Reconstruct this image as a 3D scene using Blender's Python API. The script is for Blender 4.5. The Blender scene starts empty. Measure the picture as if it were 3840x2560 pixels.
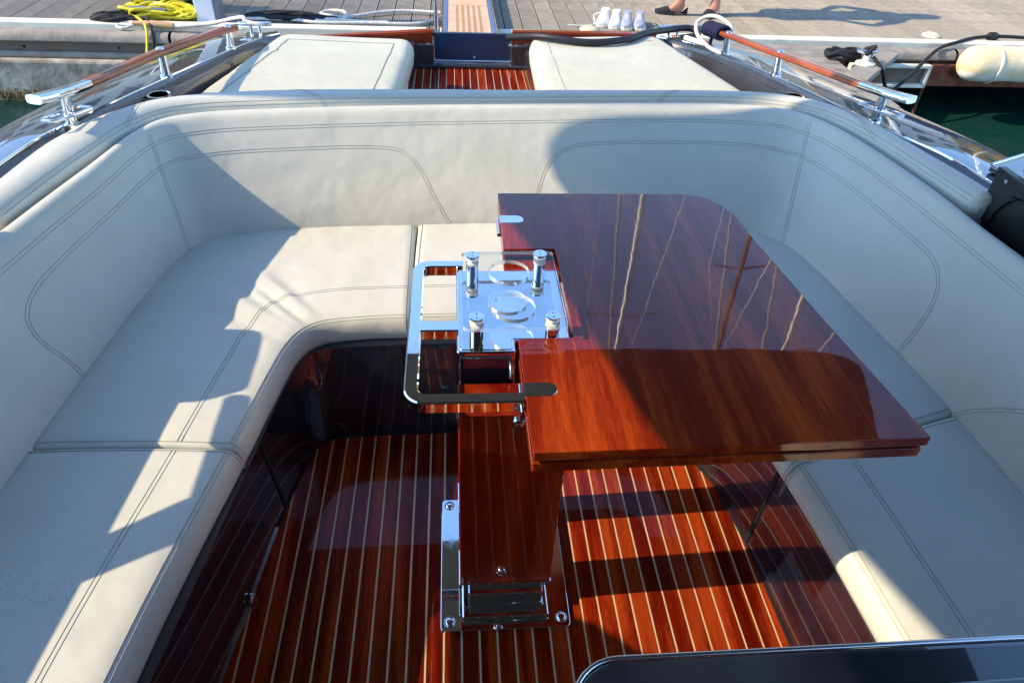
import bpy, bmesh, math, random
from mathutils import Vector, Matrix
R = math.radians
random.seed(7)
SC = bpy.context.scene
COL = SC.collection

# ------------------------------------------------------------------ camera
cd = bpy.data.cameras.new('camera'); cam = bpy.data.objects.new('camera', cd); COL.objects.link(cam)
cd.sensor_width = 36; cd.lens = 24.375; cd.clip_start = .02; cd.clip_end = 3000
Rw = ((.99679, -.01219, .07911), (-.06842, -.63027, .77335), (.04043, -.77628, -.62908))
m3 = Matrix([[r[0], -r[1], -r[2]] for r in Rw])
cam.matrix_world = Matrix.Translation((0, 0, 1.9)) @ m3.to_4x4()
SC.camera = cam

# ------------------------------------------------------------------ sky, sun, exposure
ELEV = 36.2
AZ = math.degrees(math.atan2(-1, -.040)) % 360      # clockwise from +Y
w = bpy.data.worlds.new('World'); SC.world = w; w.use_nodes = True
nt = w.node_tree
sk = nt.nodes.new('ShaderNodeTexSky'); sk.sky_type = 'NISHITA'; sk.sun_disc = False
sk.sun_elevation = R(ELEV); sk.sun_rotation = R(AZ); sk.dust_density = .2; sk.ozone_density = 5.0; sk.air_density = 1.1
nt.nodes['Background'].inputs[1].default_value = .15
nt.links.new(sk.outputs[0], nt.nodes['Background'].inputs[0])
sl = bpy.data.lights.new('sun', 'SUN'); sl.energy = 2.4; sl.angle = R(.55); sl.color = (1, .80, .56)
sun = bpy.data.objects.new('sun', sl); COL.objects.link(sun)
ToSun = Vector((math.sin(R(AZ)) * math.cos(R(ELEV)), math.cos(R(AZ)) * math.cos(R(ELEV)), math.sin(R(ELEV))))
sun.rotation_euler = ToSun.to_track_quat('Z', 'Y').to_euler()
sun.location = (-6, -1, 6)
vs = SC.view_settings; vs.view_transform = 'Standard'; vs.look = 'None'; vs.gamma = 1; vs.exposure = 1.66
SC.cycles.sample_clamp_indirect = 4.0
SC.cycles.max_bounces = 10; SC.cycles.transparent_max_bounces = 10; SC.cycles.transmission_bounces = 8
SC.cycles.caustics_reflective = True; SC.cycles.caustics_refractive = False; SC.cycles.blur_glossy = .4

# ------------------------------------------------------------------ materials
MATS = {}
def mat(name, col, rough=.5, metal=0, coat=0, spec=.5, bump=None, var=None, coat_rough=.03, trans=0, ior=1.45, rnd=0, sheen=0, emit=None):
    """bump = (scale, strength, distance); var = (scale, other colour, lo, hi)"""
    m = bpy.data.materials.new(name); m.use_nodes = True; n = m.node_tree.nodes; l = m.node_tree.links
    b = n['Principled BSDF']; i = b.inputs
    if name == 'navy_gloss': i['Coat IOR'].default_value = 1.9
    i['Base Color'].default_value = (*col, 1); i['Roughness'].default_value = rough; i['Metallic'].default_value = metal
    i['Coat Weight'].default_value = coat; i['Coat Roughness'].default_value = coat_rough
    i['Specular IOR Level'].default_value = spec; i['Transmission Weight'].default_value = trans; i['IOR'].default_value = ior
    if sheen: i['Sheen Weight'].default_value = sheen; i['Sheen Roughness'].default_value = .4
    tc = n.new('ShaderNodeTexCoord')
    if var:
        nz = n.new('ShaderNodeTexNoise'); nz.inputs['Scale'].default_value = var[0]; nz.inputs['Detail'].default_value = 6
        mp = n.new('ShaderNodeMapRange'); mp.inputs[1].default_value = var[2]; mp.inputs[2].default_value = var[3]
        mx = n.new('ShaderNodeMix'); mx.data_type = 'RGBA'
        mx.inputs[6].default_value = (*col, 1); mx.inputs[7].default_value = (*var[1], 1)
        l.new(tc.outputs['Object'], nz.inputs['Vector']); l.new(nz.outputs[0], mp.inputs[0]); l.new(mp.outputs[0], mx.inputs[0])
        out = mx.outputs[2]
        if rnd:
            oi = n.new('ShaderNodeObjectInfo'); hs = n.new('ShaderNodeHueSaturation')
            mr = n.new('ShaderNodeMapRange'); mr.inputs[3].default_value = 1 - rnd; mr.inputs[4].default_value = 1 + rnd
            l.new(oi.outputs['Random'], mr.inputs[0]); l.new(mr.outputs[0], hs.inputs['Value']); l.new(out, hs.inputs['Color']); out = hs.outputs[0]
        l.new(out, i['Base Color'])
    if bump:
        nb = n.new('ShaderNodeTexNoise'); nb.inputs['Scale'].default_value = bump[0]; nb.inputs['Detail'].default_value = 4
        bp = n.new('ShaderNodeBump'); bp.inputs['Strength'].default_value = bump[1]; bp.inputs['Distance'].default_value = bump[2]
        l.new(tc.outputs['Object'], nb.inputs['Vector']); l.new(nb.outputs[0], bp.inputs['Height']); l.new(bp.outputs[0], i['Normal'])
    if name.startswith('chrome') or name in ('pad_vinyl', 'seat_vinyl'):
        lo, hi = (.02, .13) if metal else (rough - .12, rough + .12)
        ns = n.new('ShaderNodeTexNoise'); ns.inputs['Scale'].default_value = 22 if metal else 5; ns.inputs['Detail'].default_value = 8; ns.inputs['Roughness'].default_value = .7
        mr2 = n.new('ShaderNodeMapRange'); mr2.inputs[1].default_value = .48; mr2.inputs[2].default_value = .75; mr2.inputs[3].default_value = lo; mr2.inputs[4].default_value = hi
        l.new(tc.outputs['Object'], ns.inputs['Vector']); l.new(ns.outputs[0], mr2.inputs[0]); l.new(mr2.outputs[0], i['Roughness'])
    MATS[name] = m
    return m

def wood(name, dark, mid, light, axis='Y', scale=1.0, rnd=.25, rough=.3, coat=1.0, coat_rough=.015, wave=.0008):
    m = bpy.data.materials.new(name); m.use_nodes = True; n = m.node_tree.nodes; l = m.node_tree.links
    b = n['Principled BSDF']; i = b.inputs
    tc = n.new('ShaderNodeTexCoord'); oi = n.new('ShaderNodeObjectInfo')
    mp = n.new('ShaderNodeMapping'); k = {'X': (.07, 1, 1), 'Y': (1, .07, 1), 'Z': (1, 1, .07)}[axis]
    mp.inputs['Scale'].default_value = tuple(a * 26 * scale for a in k)
    ad = n.new('ShaderNodeVectorMath'); ad.operation = 'MULTIPLY_ADD'
    ad.inputs[1].default_value = (37, 11, 23)
    l.new(oi.outputs['Random'], ad.inputs[0]); l.new(tc.outputs['Object'], ad.inputs[2])
    l.new(ad.outputs[0], mp.inputs[0])
    nz = n.new('ShaderNodeTexNoise'); nz.inputs['Scale'].default_value = .55; nz.inputs['Detail'].default_value = 3; nz.inputs['Distortion'].default_value = .6
    nf = n.new('ShaderNodeTexNoise'); nf.inputs['Scale'].default_value = 9; nf.inputs['Detail'].default_value = 5
    l.new(mp.outputs[0], nz.inputs['Vector']); l.new(mp.outputs[0], nf.inputs['Vector'])
    npz = n.new('ShaderNodeTexNoise'); npz.inputs['Scale'].default_value = 34; npz.inputs['Detail'].default_value = 2; l.new(mp.outputs[0], npz.inputs['Vector'])
    mfp = n.new('ShaderNodeMath'); mfp.operation = 'MULTIPLY_ADD'; mfp.inputs[1].default_value = .55
    mx = n.new('ShaderNodeMath'); mx.operation = 'MULTIPLY_ADD'; mx.inputs[1].default_value = .34
    l.new(npz.outputs[0], mfp.inputs[0]); l.new(nf.outputs[0], mfp.inputs[2]); l.new(mfp.outputs[0], mx.inputs[0]); l.new(nz.outputs[0], mx.inputs[2])
    cr = n.new('ShaderNodeValToRGB'); e = cr.color_ramp.elements
    e[0].position = .5; e[0].color = (*dark, 1); e[1].position = .95; e[1].color = (*light, 1)
    q = cr.color_ramp.elements.new(.72); q.color = (*mid, 1)
    l.new(mx.outputs[0], cr.inputs[0])
    hs = n.new('ShaderNodeHueSaturation'); mr = n.new('ShaderNodeMapRange'); mr.inputs[3].default_value = 1 - rnd; mr.inputs[4].default_value = 1 + rnd
    l.new(oi.outputs['Random'], mr.inputs[0]); l.new(mr.outputs[0], hs.inputs['Value']); l.new(cr.outputs[0], hs.inputs['Color'])
    l.new(hs.outputs[0], i['Base Color'])
    i['Roughness'].default_value = rough; i['Coat Weight'].default_value = coat * (.4 if 'floor' in name else 1); i['Coat Roughness'].default_value = coat_rough * (4 if 'floor' in name else 1)
    i['Specular IOR Level'].default_value = .04; i['Coat IOR'].default_value = 1.5
    ns = n.new('ShaderNodeTexNoise'); ns.inputs['Scale'].default_value = 11; ns.inputs['Detail'].default_value = 9; ns.inputs['Roughness'].default_value = .75
    mr2 = n.new('ShaderNodeMapRange'); mr2.inputs[1].default_value = .5; mr2.inputs[2].default_value = .78; mr2.inputs[3].default_value = coat_rough; mr2.inputs[4].default_value = coat_rough + .05
    l.new(tc.outputs['Object'], ns.inputs['Vector']); l.new(ns.outputs[0], mr2.inputs[0]); l.new(mr2.outputs[0], i['Coat Roughness'])   # dust and wipe marks
    if wave:                                   # the slight ripple of brushed varnish
        nw = n.new('ShaderNodeTexNoise'); nw.inputs['Scale'].default_value = 9; nw.inputs['Detail'].default_value = 2
        bp = n.new('ShaderNodeBump'); bp.inputs['Strength'].default_value = .25; bp.inputs['Distance'].default_value = wave
        l.new(tc.outputs['Object'], nw.inputs['Vector']); l.new(nw.outputs[0], bp.inputs['Height']); l.new(bp.outputs[0], i['Coat Normal'])
    MATS[name] = m
    return m

def vinyl(name, col, rough=.5):
    """woven-look marine vinyl: fine diagonal weave relief, faint cloudiness"""
    m = mat(name, col, rough, spec=.45, var=(3.2, tuple(c * .93 for c in col), .35, .7))
    n = m.node_tree.nodes; l = m.node_tree.links; b = n['Principled BSDF']
    tc = n.new('ShaderNodeTexCoord')
    hs = []
    for rot in ((0, 0, R(45)), (R(45), R(30), R(-45))):
        mp = n.new('ShaderNodeMapping'); mp.inputs['Rotation'].default_value = rot
        wv = n.new('ShaderNodeTexWave'); wv.inputs['Scale'].default_value = 95; wv.inputs['Distortion'].default_value = .4
        l.new(tc.outputs['Object'], mp.inputs[0]); l.new(mp.outputs[0], wv.inputs['Vector']); hs.append(wv)
    ml = n.new('ShaderNodeMath'); ml.operation = 'ADD'
    l.new(hs[0].outputs['Fac'], ml.inputs[0]); l.new(hs[1].outputs['Fac'], ml.inputs[1])
    nz = n.new('ShaderNodeTexNoise'); nz.inputs['Scale'].default_value = 7; nz.inputs['Detail'].default_value = 2
    l.new(tc.outputs['Object'], nz.inputs['Vector'])
    b1 = n.new('ShaderNodeBump'); b1.inputs['Strength'].default_value = .5; b1.inputs['Distance'].default_value = .016
    b2 = n.new('ShaderNodeBump'); b2.inputs['Strength'].default_value = .3; b2.inputs['Distance'].default_value = .001
    l.new(nz.outputs[0], b1.inputs['Height']); l.new(ml.outputs[0], b2.inputs['Height']); l.new(b1.outputs[0], b2.inputs['Normal'])
    l.new(b2.outputs[0], b.inputs['Normal'])
    return m

vinyl('seat_vinyl', (.585, .590, .512), .5)
vinyl('pad_vinyl', (.545, .54, .415), .55)
mat('thread', (.29, .295, .29), .8)
mat('thread_light', (.34, .33, .30), .8)
mat('seam_vinyl', (.40, .40, .37), .6, var=(40, (.36, .36, .33), .4, .6))
mat('chrome', (.86, .87, .88), .035, 1, bump=(30, .03, .001))
mat('chrome_plate', (.84, .86, .88), .05, 1, var=(14, (.76, .78, .80), .45, .7))
mat('steel_satin', (.62, .63, .64), .22, 1)
mat('navy_gloss', (.004, .006, .013), .22, 0, 1, var=(5, (.012, .017, .032), .4, .7))
mat('hull_paint', (.16, .165, .18), .06, .75, .7, var=(2.5, (.24, .24, .245), .35, .7), bump=(3.5, .08, .03))
mat('coaming_paint', (.028, .031, .038), .25, 0, .9, var=(6, (.04, .042, .05), .4, .7))
mat('gate_blue', (.014, .036, .085), .35, 0, .25, var=(9, (.016, .042, .10), .4, .7))
mat('black_rubber', (.012, .012, .014), .5, bump=(60, .2, .002))
mat('black_plate', (.010, .011, .014), .38, 0, .25, var=(20, (.018, .019, .022), .4, .7))
mat('gap_black', (.003, .003, .004), .7)
mat('holly', (.58, .43, .24), .35, 0, .6, var=(20, (.50, .36, .19), .4, .7))
mat('roof_under', (.10, .10, .10), .6, var=(8, (.115, .112, .11), .4, .7))
mat('roof_top', (.55, .56, .57), .3, coat=.3)
mat('acrylic_edge', (.90, .94, .96), .10, trans=.7, ior=1.3, spec=.8)
def clear_sheet(name):
    m = bpy.data.materials.new(name); m.use_nodes = True; n = m.node_tree.nodes; l = m.node_tree.links
    n.remove(n['Principled BSDF'])
    tr_ = n.new('ShaderNodeBsdfTransparent'); gl = n.new('ShaderNodeBsdfGlossy'); gl.inputs['Roughness'].default_value = .01
    tc = n.new('ShaderNodeTexCoord'); nz = n.new('ShaderNodeTexNoise'); nz.inputs['Scale'].default_value = 9; cr = n.new('ShaderNodeValToRGB')
    cr.color_ramp.elements[0].color = (.90, .92, .93, 1); cr.color_ramp.elements[1].color = (.96, .975, .975, 1)
    l.new(tc.outputs['Object'], nz.inputs['Vector']); l.new(nz.outputs[0], cr.inputs[0]); l.new(cr.outputs[0], tr_.inputs[0])
    fr_ = n.new('ShaderNodeFresnel'); fr_.inputs[0].default_value = 1.49; mx = n.new('ShaderNodeMixShader')
    gm = n.new('ShaderNodeNewGeometry'); sb_ = n.new('ShaderNodeMath'); sb_.operation = 'SUBTRACT'; sb_.inputs[0].default_value = 1; mu = n.new('ShaderNodeMath'); mu.operation = 'MULTIPLY'
    l.new(gm.outputs['Backfacing'], sb_.inputs[1]); l.new(sb_.outputs[0], mu.inputs[0]); l.new(fr_.outputs[0], mu.inputs[1])
    l.new(mu.outputs[0], mx.inputs[0]); l.new(tr_.outputs[0], mx.inputs[1]); l.new(gl.outputs[0], mx.inputs[2]); l.new(mx.outputs[0], n['Material Output'].inputs[0])
    MATS[name] = m
clear_sheet('acrylic')
mat('nylon_white', (.78, .78, .74), .5)
mat('water', (.004, .028, .022), .04, spec=.5, bump=(3.0, .35, .05), var=(.8, (.007, .040, .028), .35, .7))
mat('dock_plank', (.215, .188, .145), .75, var=(9, (.30, .268, .21), .35, .7), rnd=.12, bump=(90, .4, .002))
mat('dock_trim', (.70, .66, .52), .55, var=(6, (.55, .51, .42), .45, .72), bump=(40, .3, .002))
mat('old_timber', (.30, .265, .215), .8, var=(8, (.20, .175, .145), .35, .68), bump=(35, .6, .006))
mat('rusty_channel', (.17, .135, .11), .8, 0, var=(4, (.20, .10, .055), .46, .62), bump=(30, .5, .004))
mat('rust_red', (.11, .035, .022), .8, var=(12, (.20, .07, .035), .45, .7), bump=(40, .6, .004))
mat('concrete', (.40, .36, .28), .9, var=(5, (.20, .165, .11), .44, .60), bump=(22, .8, .007))
mat('seaweed', (.12, .095, .02), .9, var=(30, (.05, .045, .015), .35, .65))
mat('slime', (.06, .075, .035), .8, var=(7, (.10, .10, .06), .4, .65), bump=(30, .8, .01))
mat('rope_white', (.66, .65, .58), .85, var=(60, (.50, .48, .42), .4, .6), bump=(120, .8, .004))
mat('rope_black', (.012, .013, .015), .8, bump=(140, .8, .004))
mat('rope_navy', (.008, .010, .045), .85, bump=(140, .8, .004))
mat('rope_rust', (.12, .04, .02), .9, var=(20, (.06, .03, .02), .4, .6))
mat('leather_tan', (.45, .27, .13), .6)
mat('cable_yellow', (.72, .62, .02), .4, var=(30, (.62, .50, .02), .4, .7))
mat('hose_green', (.01, .22, .05), .4, var=(30, (.008, .12, .03), .4, .7))
mat('post_white', (.72, .74, .78), .3, coat=.3, var=(4, (.64, .66, .70), .4, .7))
mat('grey_plastic', (.16, .165, .18), .5, var=(9, (.12, .125, .135), .4, .7))
mat('gang_teak', (.60, .40, .24), .55, var=(5, (.52, .34, .20), .4, .7), bump=(60, .2, .002))
mat('gang_hole', (.30, .17, .07), .7)
mat('gang_blue', (.16, .28, .55), .3, .5, var=(5, (.13, .24, .50), .4, .7))
mat('skin', (.42, .19, .115), .5, var=(12, (.36, .15, .09), .4, .7))
mat('sock_black', (.014, .014, .016), .9, bump=(160, .5, .002))
mat('cloth_dark', (.03, .035, .05), .9, bump=(60, .4, .002))
mat('cloth_shirt', (.45, .47, .5), .9, bump=(60, .4, .002))
mat('hair', (.03, .018, .012), .6)
mat('shoe_white', (.74, .74, .70), .6, var=(20, (.64, .63, .58), .45, .7), bump=(70, .25, .002))
mat('shoe_grey', (.30, .32, .38), .7, var=(25, (.24, .25, .30), .45, .7), bump=(70, .25, .002))
mat('shoe_sole', (.70, .68, .58), .6, var=(20, (.58, .55, .44), .45, .7))
mat('shoe_inside', (.10, .10, .11), .9)
mat('fender_foam', (.72, .55, .30), .75, var=(5, (.74, .62, .42), .4, .6), bump=(18, .6, .01))
fm = MATS['fender_foam']; n__ = fm.node_tree.nodes; l__ = fm.node_tree.links
tc_ = n__.new('ShaderNodeTexCoord'); sp_ = n__.new('ShaderNodeSeparateXYZ'); nz_ = n__.new('ShaderNodeTexNoise'); nz_.inputs['Scale'].default_value = 9; nz_.inputs['Detail'].default_value = 5
m1_ = n__.new('ShaderNodeMath'); m1_.operation = 'MULTIPLY_ADD'; m1_.inputs[1].default_value = .16
m2_ = n__.new('ShaderNodeMapRange'); m2_.inputs[1].default_value = .375; m2_.inputs[2].default_value = .36
mx_ = n__.new('ShaderNodeMix'); mx_.data_type = 'RGBA'; mx_.inputs[7].default_value = (.74, .73, .64, 1)
l__.new(tc_.outputs['Object'], sp_.inputs[0]); l__.new(tc_.outputs['Object'], nz_.inputs['Vector']); l__.new(nz_.outputs[0], m1_.inputs[0]); l__.new(sp_.outputs['Z'], m1_.inputs[2])
l__.new(m1_.outputs[0], m2_.inputs[0]); l__.new(m2_.outputs[0], mx_.inputs[0])
bs_ = n__['Principled BSDF']; src_ = bs_.inputs['Base Color'].links[0].from_socket; l__.new(src_, mx_.inputs[6]); l__.new(mx_.outputs[2], bs_.inputs['Base Color'])
mat('fender_skin', (.74, .73, .64), .7, var=(8, (.60, .60, .50), .4, .6), bump=(25, .5, .006))
mat('cap_cream', (.70, .66, .42), .6, var=(12, (.55, .50, .30), .4, .6))
mat('yacht_white', (.75, .75, .73), .3, coat=.3, var=(2, (.70, .70, .68), .4, .6))
mat('yacht_navy', (.02, .03, .07), .2, coat=.5)
mat('mast_alloy', (.70, .70, .68), .35, .3, var=(2, (.62, .62, .6), .4, .6))
mat('mast_wood', (.28, .15, .07), .5, var=(4, (.22, .11, .05), .4, .6))
mat('buoy_orange', (.85, .36, .03), .5, var=(6, (.78, .30, .02), .4, .6))
wood('mahogany_table', (.10, .0060, .0012), (.165, .0118, .0019), (.40, .056, .006), 'Y', .55, 0, rough=.32)
wood('mahogany_post', (.06, .0020, .0007), (.13, .0065, .0018), (.25, .030, .005), 'Z', .8, 0, rough=.32)
wood('mahogany_floor', (.060, .0022, .0005), (.125, .0074, .0014), (.31, .040, .006), 'Y', 1.2, .22, rough=.34, wave=.0004)
wood('mahogany_rail', (.12, .022, .009), (.22, .045, .016), (.34, .085, .028), 'Y', 1.0, 0, rough=.3)
wood('mahogany_board', (.11, .014, .006), (.20, .030, .011), (.30, .055, .018), 'X', 1.0, 0, rough=.3)
mat('glass_dark', (.012, .014, .018), .04, 0, 1, var=(4, (.016, .018, .022), .4, .6))

# ------------------------------------------------------------------ mesh helpers
class MB:
    def __init__(s): s.v = []; s.f = []; s.sm = []
    def add(s, vs, fs, smooth=False):
        o = len(s.v); s.v += [tuple(p) for p in vs]; s.f += [tuple(i + o for i in f) for f in fs]; s.sm += [smooth] * len(fs); return s
    def grid(s, rows, cu=False, cv=False, smooth=True, flip=False):
        nu, nv = len(rows), len(rows[0]); vs = [p for r in rows for p in r]; fs = []
        for a in range(nu if cu else nu - 1):
            for b in range(nv if cv else nv - 1):
                q = (a * nv + b, ((a + 1) % nu) * nv + b, ((a + 1) % nu) * nv + (b + 1) % nv, a * nv + (b + 1) % nv)
                fs.append(q[::-1] if flip else q)
        return s.add(vs, fs, smooth)
    def box(s, c, d, rz=0, bev=0, rot=None):
        bm = bmesh.new(); bmesh.ops.create_cube(bm, size=1)
        bmesh.ops.scale(bm, vec=d, verts=bm.verts)
        if bev: bmesh.ops.bevel(bm, geom=bm.edges[:], offset=bev, segments=2, profile=.5, affect='EDGES')
        M = Matrix.Translation(c) @ (rot if rot else Matrix.Rotation(rz, 4, 'Z')); bm.transform(M)
        return s.bm(bm, False)
    def bm(s, bm, smooth):
        bm.verts.index_update(); vs = [v.co[:] for v in bm.verts]; fs = [[v.index for v in f.verts] for f in bm.faces]; bm.free()
        return s.add(vs, fs, smooth)
    def tube(s, path, r, n=8, closed=False, caps=True, smooth=True):
        P = [Vector(p) for p in path]; N = len(P); rr = r if isinstance(r, (list, tuple)) else [r] * N
        rows = []; up = None
        for i in range(N):
            a = P[i - 1] if (i or closed) else P[0]; b = P[(i + 1) % N] if (i < N - 1 or closed) else P[-1]
            t = (b - a)
            if t.length < 1e-9: t = Vector((0, 0, 1))
            t.normalize()
            if up is None:
                up = Vector((0, 0, 1)) if abs(t.z) < .95 else Vector((0, 1, 0))
            x = t.cross(up)
            if x.length < 1e-6: x = t.cross(Vector((1, 0, 0)))
            x.normalize(); y = x.cross(t).normalized(); up = y
            rows.append([P[i] + (x * math.cos(2 * math.pi * k / n) + y * math.sin(2 * math.pi * k / n)) * rr[i] for k in range(n)])
        s.grid(rows, cu=closed, cv=True, smooth=smooth)
        if caps and not closed:
            s.add(rows[0], [tuple(range(n))[::-1]]); s.add(rows[-1], [tuple(range(n))])
        return s
    def bar(s, path, wd, ht, closed=False, bev=.003):
        """flat bar of width wd (in plane) and height ht (z) swept along a horizontal path"""
        P = [Vector(p) for p in path]; N = len(P); rows = []
        for i in range(N):
            a = P[i - 1] if (i or closed) else P[0]; b = P[(i + 1) % N] if (i < N - 1 or closed) else P[-1]
            t = (b - a); t.z = 0; t.normalize(); x = Vector((t.y, -t.x, 0))
            # keep the width through bends
            if 0 < i < N - 1 or closed:
                d1 = (P[i] - P[i - 1]); d1.z = 0; d1.normalize(); x = x / max(.6, abs(x.dot(Vector((d1.y, -d1.x, 0)))))
            h, g, e = wd / 2, ht / 2, bev
            sec = [(-h + e, -g), (h - e, -g), (h, -g + e), (h, g - e), (h - e, g), (-h + e, g), (-h, g - e), (-h, -g + e)]
            rows.append([P[i] + x * q[0] + Vector((0, 0, q[1])) for q in sec])
        s.grid(rows, cu=closed, cv=True, smooth=False)
        if not closed: s.add(rows[0], [tuple(range(8))[::-1]]); s.add(rows[-1], [tuple(range(8))])
        return s
    def prism(s, outline, z0, z1, bev=.0, seg=3):
        bm = bmesh.new(); vs = [bm.verts.new((p[0], p[1], z0)) for p in outline]; f = bm.faces.new(vs)
        r = bmesh.ops.extrude_face_region(bm, geom=[f]); tv = [e for e in r['geom'] if isinstance(e, bmesh.types.BMVert)]
        bmesh.ops.translate(bm, vec=(0, 0, z1 - z0), verts=tv)
        bmesh.ops.recalc_face_normals(bm, faces=bm.faces[:])
        if bev:
            es = [e for e in bm.edges if len(e.link_faces) == 2 and abs(e.verts[0].co.z - e.verts[1].co.z) < 1e-6]
            bmesh.ops.bevel(bm, geom=es, offset=bev, segments=seg, profile=.5, affect='EDGES')
        return s.bm(bm, False)
    def lathe(s, c, prof, n=24, axis='Z', smooth=True):
        rows = []
        for r, h in prof:
            row = []
            for k in range(n):
                a = 2 * math.pi * k / n; x, y = r * math.cos(a), r * math.sin(a)
                q = (x, y, h) if axis == 'Z' else ((h, x, y) if axis == 'X' else (y, h, x))
                row.append((c[0] + q[0], c[1] + q[1], c[2] + q[2]))
            rows.append(row)
        s.grid(rows, cv=True, smooth=smooth)
        if prof[0][0] > 1e-6: s.add(rows[0], [tuple(range(n))[::-1]])
        if prof[-1][0] > 1e-6: s.add(rows[-1], [tuple(range(n))])
        return s
    def mesh(s, name):
        me = bpy.data.meshes.new(name); me.from_pydata(s.v, [], s.f); me.update()
        me.polygons.foreach_set('use_smooth', s.sm)
        return me

def obj(name, mb, material, parent=None):
    me = mb.mesh(name) if isinstance(mb, MB) else mb
    if isinstance(mb, MB) and not me.materials: me.materials.append(MATS[material])
    if isinstance(mb, MB) and any(mb.sm): me.set_sharp_from_angle(angle=R(48))
    o = bpy.data.objects.new(name, me); COL.objects.link(o)
    if parent is not None:
        o.parent = parent
        if parent.type == 'EMPTY' and parent.parent is None: o.matrix_parent_inverse = Matrix.Translation(-parent.location)
    return o
def tag(o, label, cat, group=None):
    o['label'] = label; o['category'] = cat
    if group: o['group'] = group
    return o
def thing(name, label, cat, loc, group=None):
    o = bpy.data.objects.new(name, None); COL.objects.link(o); o.location = loc; o.empty_display_size = .1
    return tag(o, label, cat, group)
def struct(name, mb, material):
    o = obj(name, mb, material); o['kind'] = 'structure'; return o
def crv(pts, sub=8, closed=False):
    """Catmull-Rom through points (tuples of any length)"""
    n = len(pts); out = []
    for i in range(n if closed else n - 1):
        p = [pts[(i + k - 1) % n] if closed else pts[min(max(i + k - 1, 0), n - 1)] for k in range(4)]
        for j in range(sub):
            t = j / sub
            out.append(tuple(.5 * (2 * b + (c - a) * t + (2 * a - 5 * b + 4 * c - d) * t * t + (3 * b - a - 3 * c + d) * t ** 3) for a, b, c, d in zip(*p)))
    if not closed: out.append(tuple(pts[-1]))
    return out
def round_poly(pts, r, seg=5):
    """round the corners of a closed 2D polygon; r a number or a list"""
    out = []; n = len(pts)
    for i in range(n):
        p = Vector(pts[i]).to_2d(); a = Vector(pts[i - 1]).to_2d(); b = Vector(pts[(i + 1) % n]).to_2d(); rr = r[i] if isinstance(r, (list, tuple)) else r
        if rr <= 0: out.append(tuple(p)); continue
        da = (a - p).normalized(); db = (b - p).normalized(); ang = da.angle(db); d = rr / math.tan(ang / 2)
        s0 = p + da * d; s1 = p + db * d; c = p + (da + db).normalized() * (rr / math.sin(ang / 2))
        a0 = math.atan2(s0.y - c.y, s0.x - c.x); a1 = math.atan2(s1.y - c.y, s1.x - c.x); dl = (a1 - a0 + math.pi) % (2 * math.pi) - math.pi
        out += [(c.x + rr * math.cos(a0 + dl * k / seg), c.y + rr * math.sin(a0 + dl * k / seg)) for k in range(seg + 1)]
    return out
class Loft:
    """profile columns carried along stations; S(u, v) is a point on it, u in stations, v in profile points"""
    def __init__(s, cols, sub=14):
        s.sub = sub; s.ns = len(cols); s.rows = crv([sum((tuple(p) for p in c), ()) for c in cols], sub)
        s.np = len(cols[0]); s.rows = [[Vector(r[3 * k:3 * k + 3]) for k in range(s.np)] for r in s.rows]
    def S(s, u, v):
        x = min(max(u * s.sub, 0), len(s.rows) - 1.001); i = int(x); a = x - i
        y = min(max(v, 0), s.np - 1.001); j = int(y); b = y - j; r0, r1 = s.rows[i], s.rows[i + 1]
        return (r0[j] * (1 - b) + r0[j + 1] * b) * (1 - a) + (r1[j] * (1 - b) + r1[j + 1] * b) * a
    def N(s, u, v, sign=1):
        e = .03; du = s.S(u + e, v) - s.S(u - e, v); dv = s.S(u, v + e) - s.S(u, v - e)
        n = du.cross(dv)
        return n.normalized() * sign if n.length > 1e-12 else Vector((0, 0, 1))
def seam(loft, uv, sign, parent, width=.011, r=.0008, light=False, fine=.004, name='stitching'):
    """double row of stitches along a (u, v) polyline on a loft, with the joint between them"""
    pts = [(loft.S(u, v), loft.N(u, v, sign)) for u, v in uv]
    mb = MB(); N = len(pts)
    for off, rr, lift in ((-width / 2, r, .0004), (width / 2, r, .0004)):
        path = []
        for i in range(N):
            t = (pts[min(i + 1, N - 1)][0] - pts[max(i - 1, 0)][0])
            if t.length < 1e-9: continue
            t.normalize(); sd = t.cross(pts[i][1])
            path.append(pts[i][0] + sd * off + pts[i][1] * lift)
        mb.tube(path, rr, 5)
    o = obj(name, mb, 'thread_light' if light else 'thread', parent)
    return o
def line(*k, sub=10): return crv(list(k), sub)

# ================================================================== WATER
struct('water', MB().add([(-900, -900, -.10), (900, -900, -.10), (900, 900, -.10), (-900, 900, -.10)], [(0, 1, 2, 3)]), 'water')

# ================================================================== THE BOAT
boat = thing('motorboat', 'dark varnished motorboat moored stern-to at the wooden dock', 'boat', (.2, 2.0, 0))

# ---- side decks (hull) left and right: outer, inner points of the deck edge
LO = [(-1.70, -.6, .86), (-1.70, 1.2, .85), (-1.69, 2.2, .835), (-1.678, 2.608, .818), (-1.675, 3.133, .76), (-1.627, 3.447, .726), (-1.572, 3.855, .681), (-1.476, 4.40, .618), (-1.33, 4.66, .592), (-1.14, 4.78, .58)]
LI = [(-1.56, -.6, .88), (-1.535, 1.2, .87), (-1.495, 2.251, .85), (-1.455, 2.584, .838), (-1.412, 2.90, .806), (-1.351, 3.379, .753), (-1.30, 3.75, .71), (-1.235, 4.118, .672), (-1.165, 4.455, .635), (-1.08, 4.64, .615)]
RO = [(2.20, -.6, .86), (2.20, 1.2, .85), (2.175, 2.2, .835), (2.15, 2.58, .817), (2.11, 3.05, .77), (2.055, 3.40, .733), (2.02, 3.90, .676), (1.955, 4.365, .625), (1.83, 4.72, .582), (1.60, 4.98, .56)]
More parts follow.
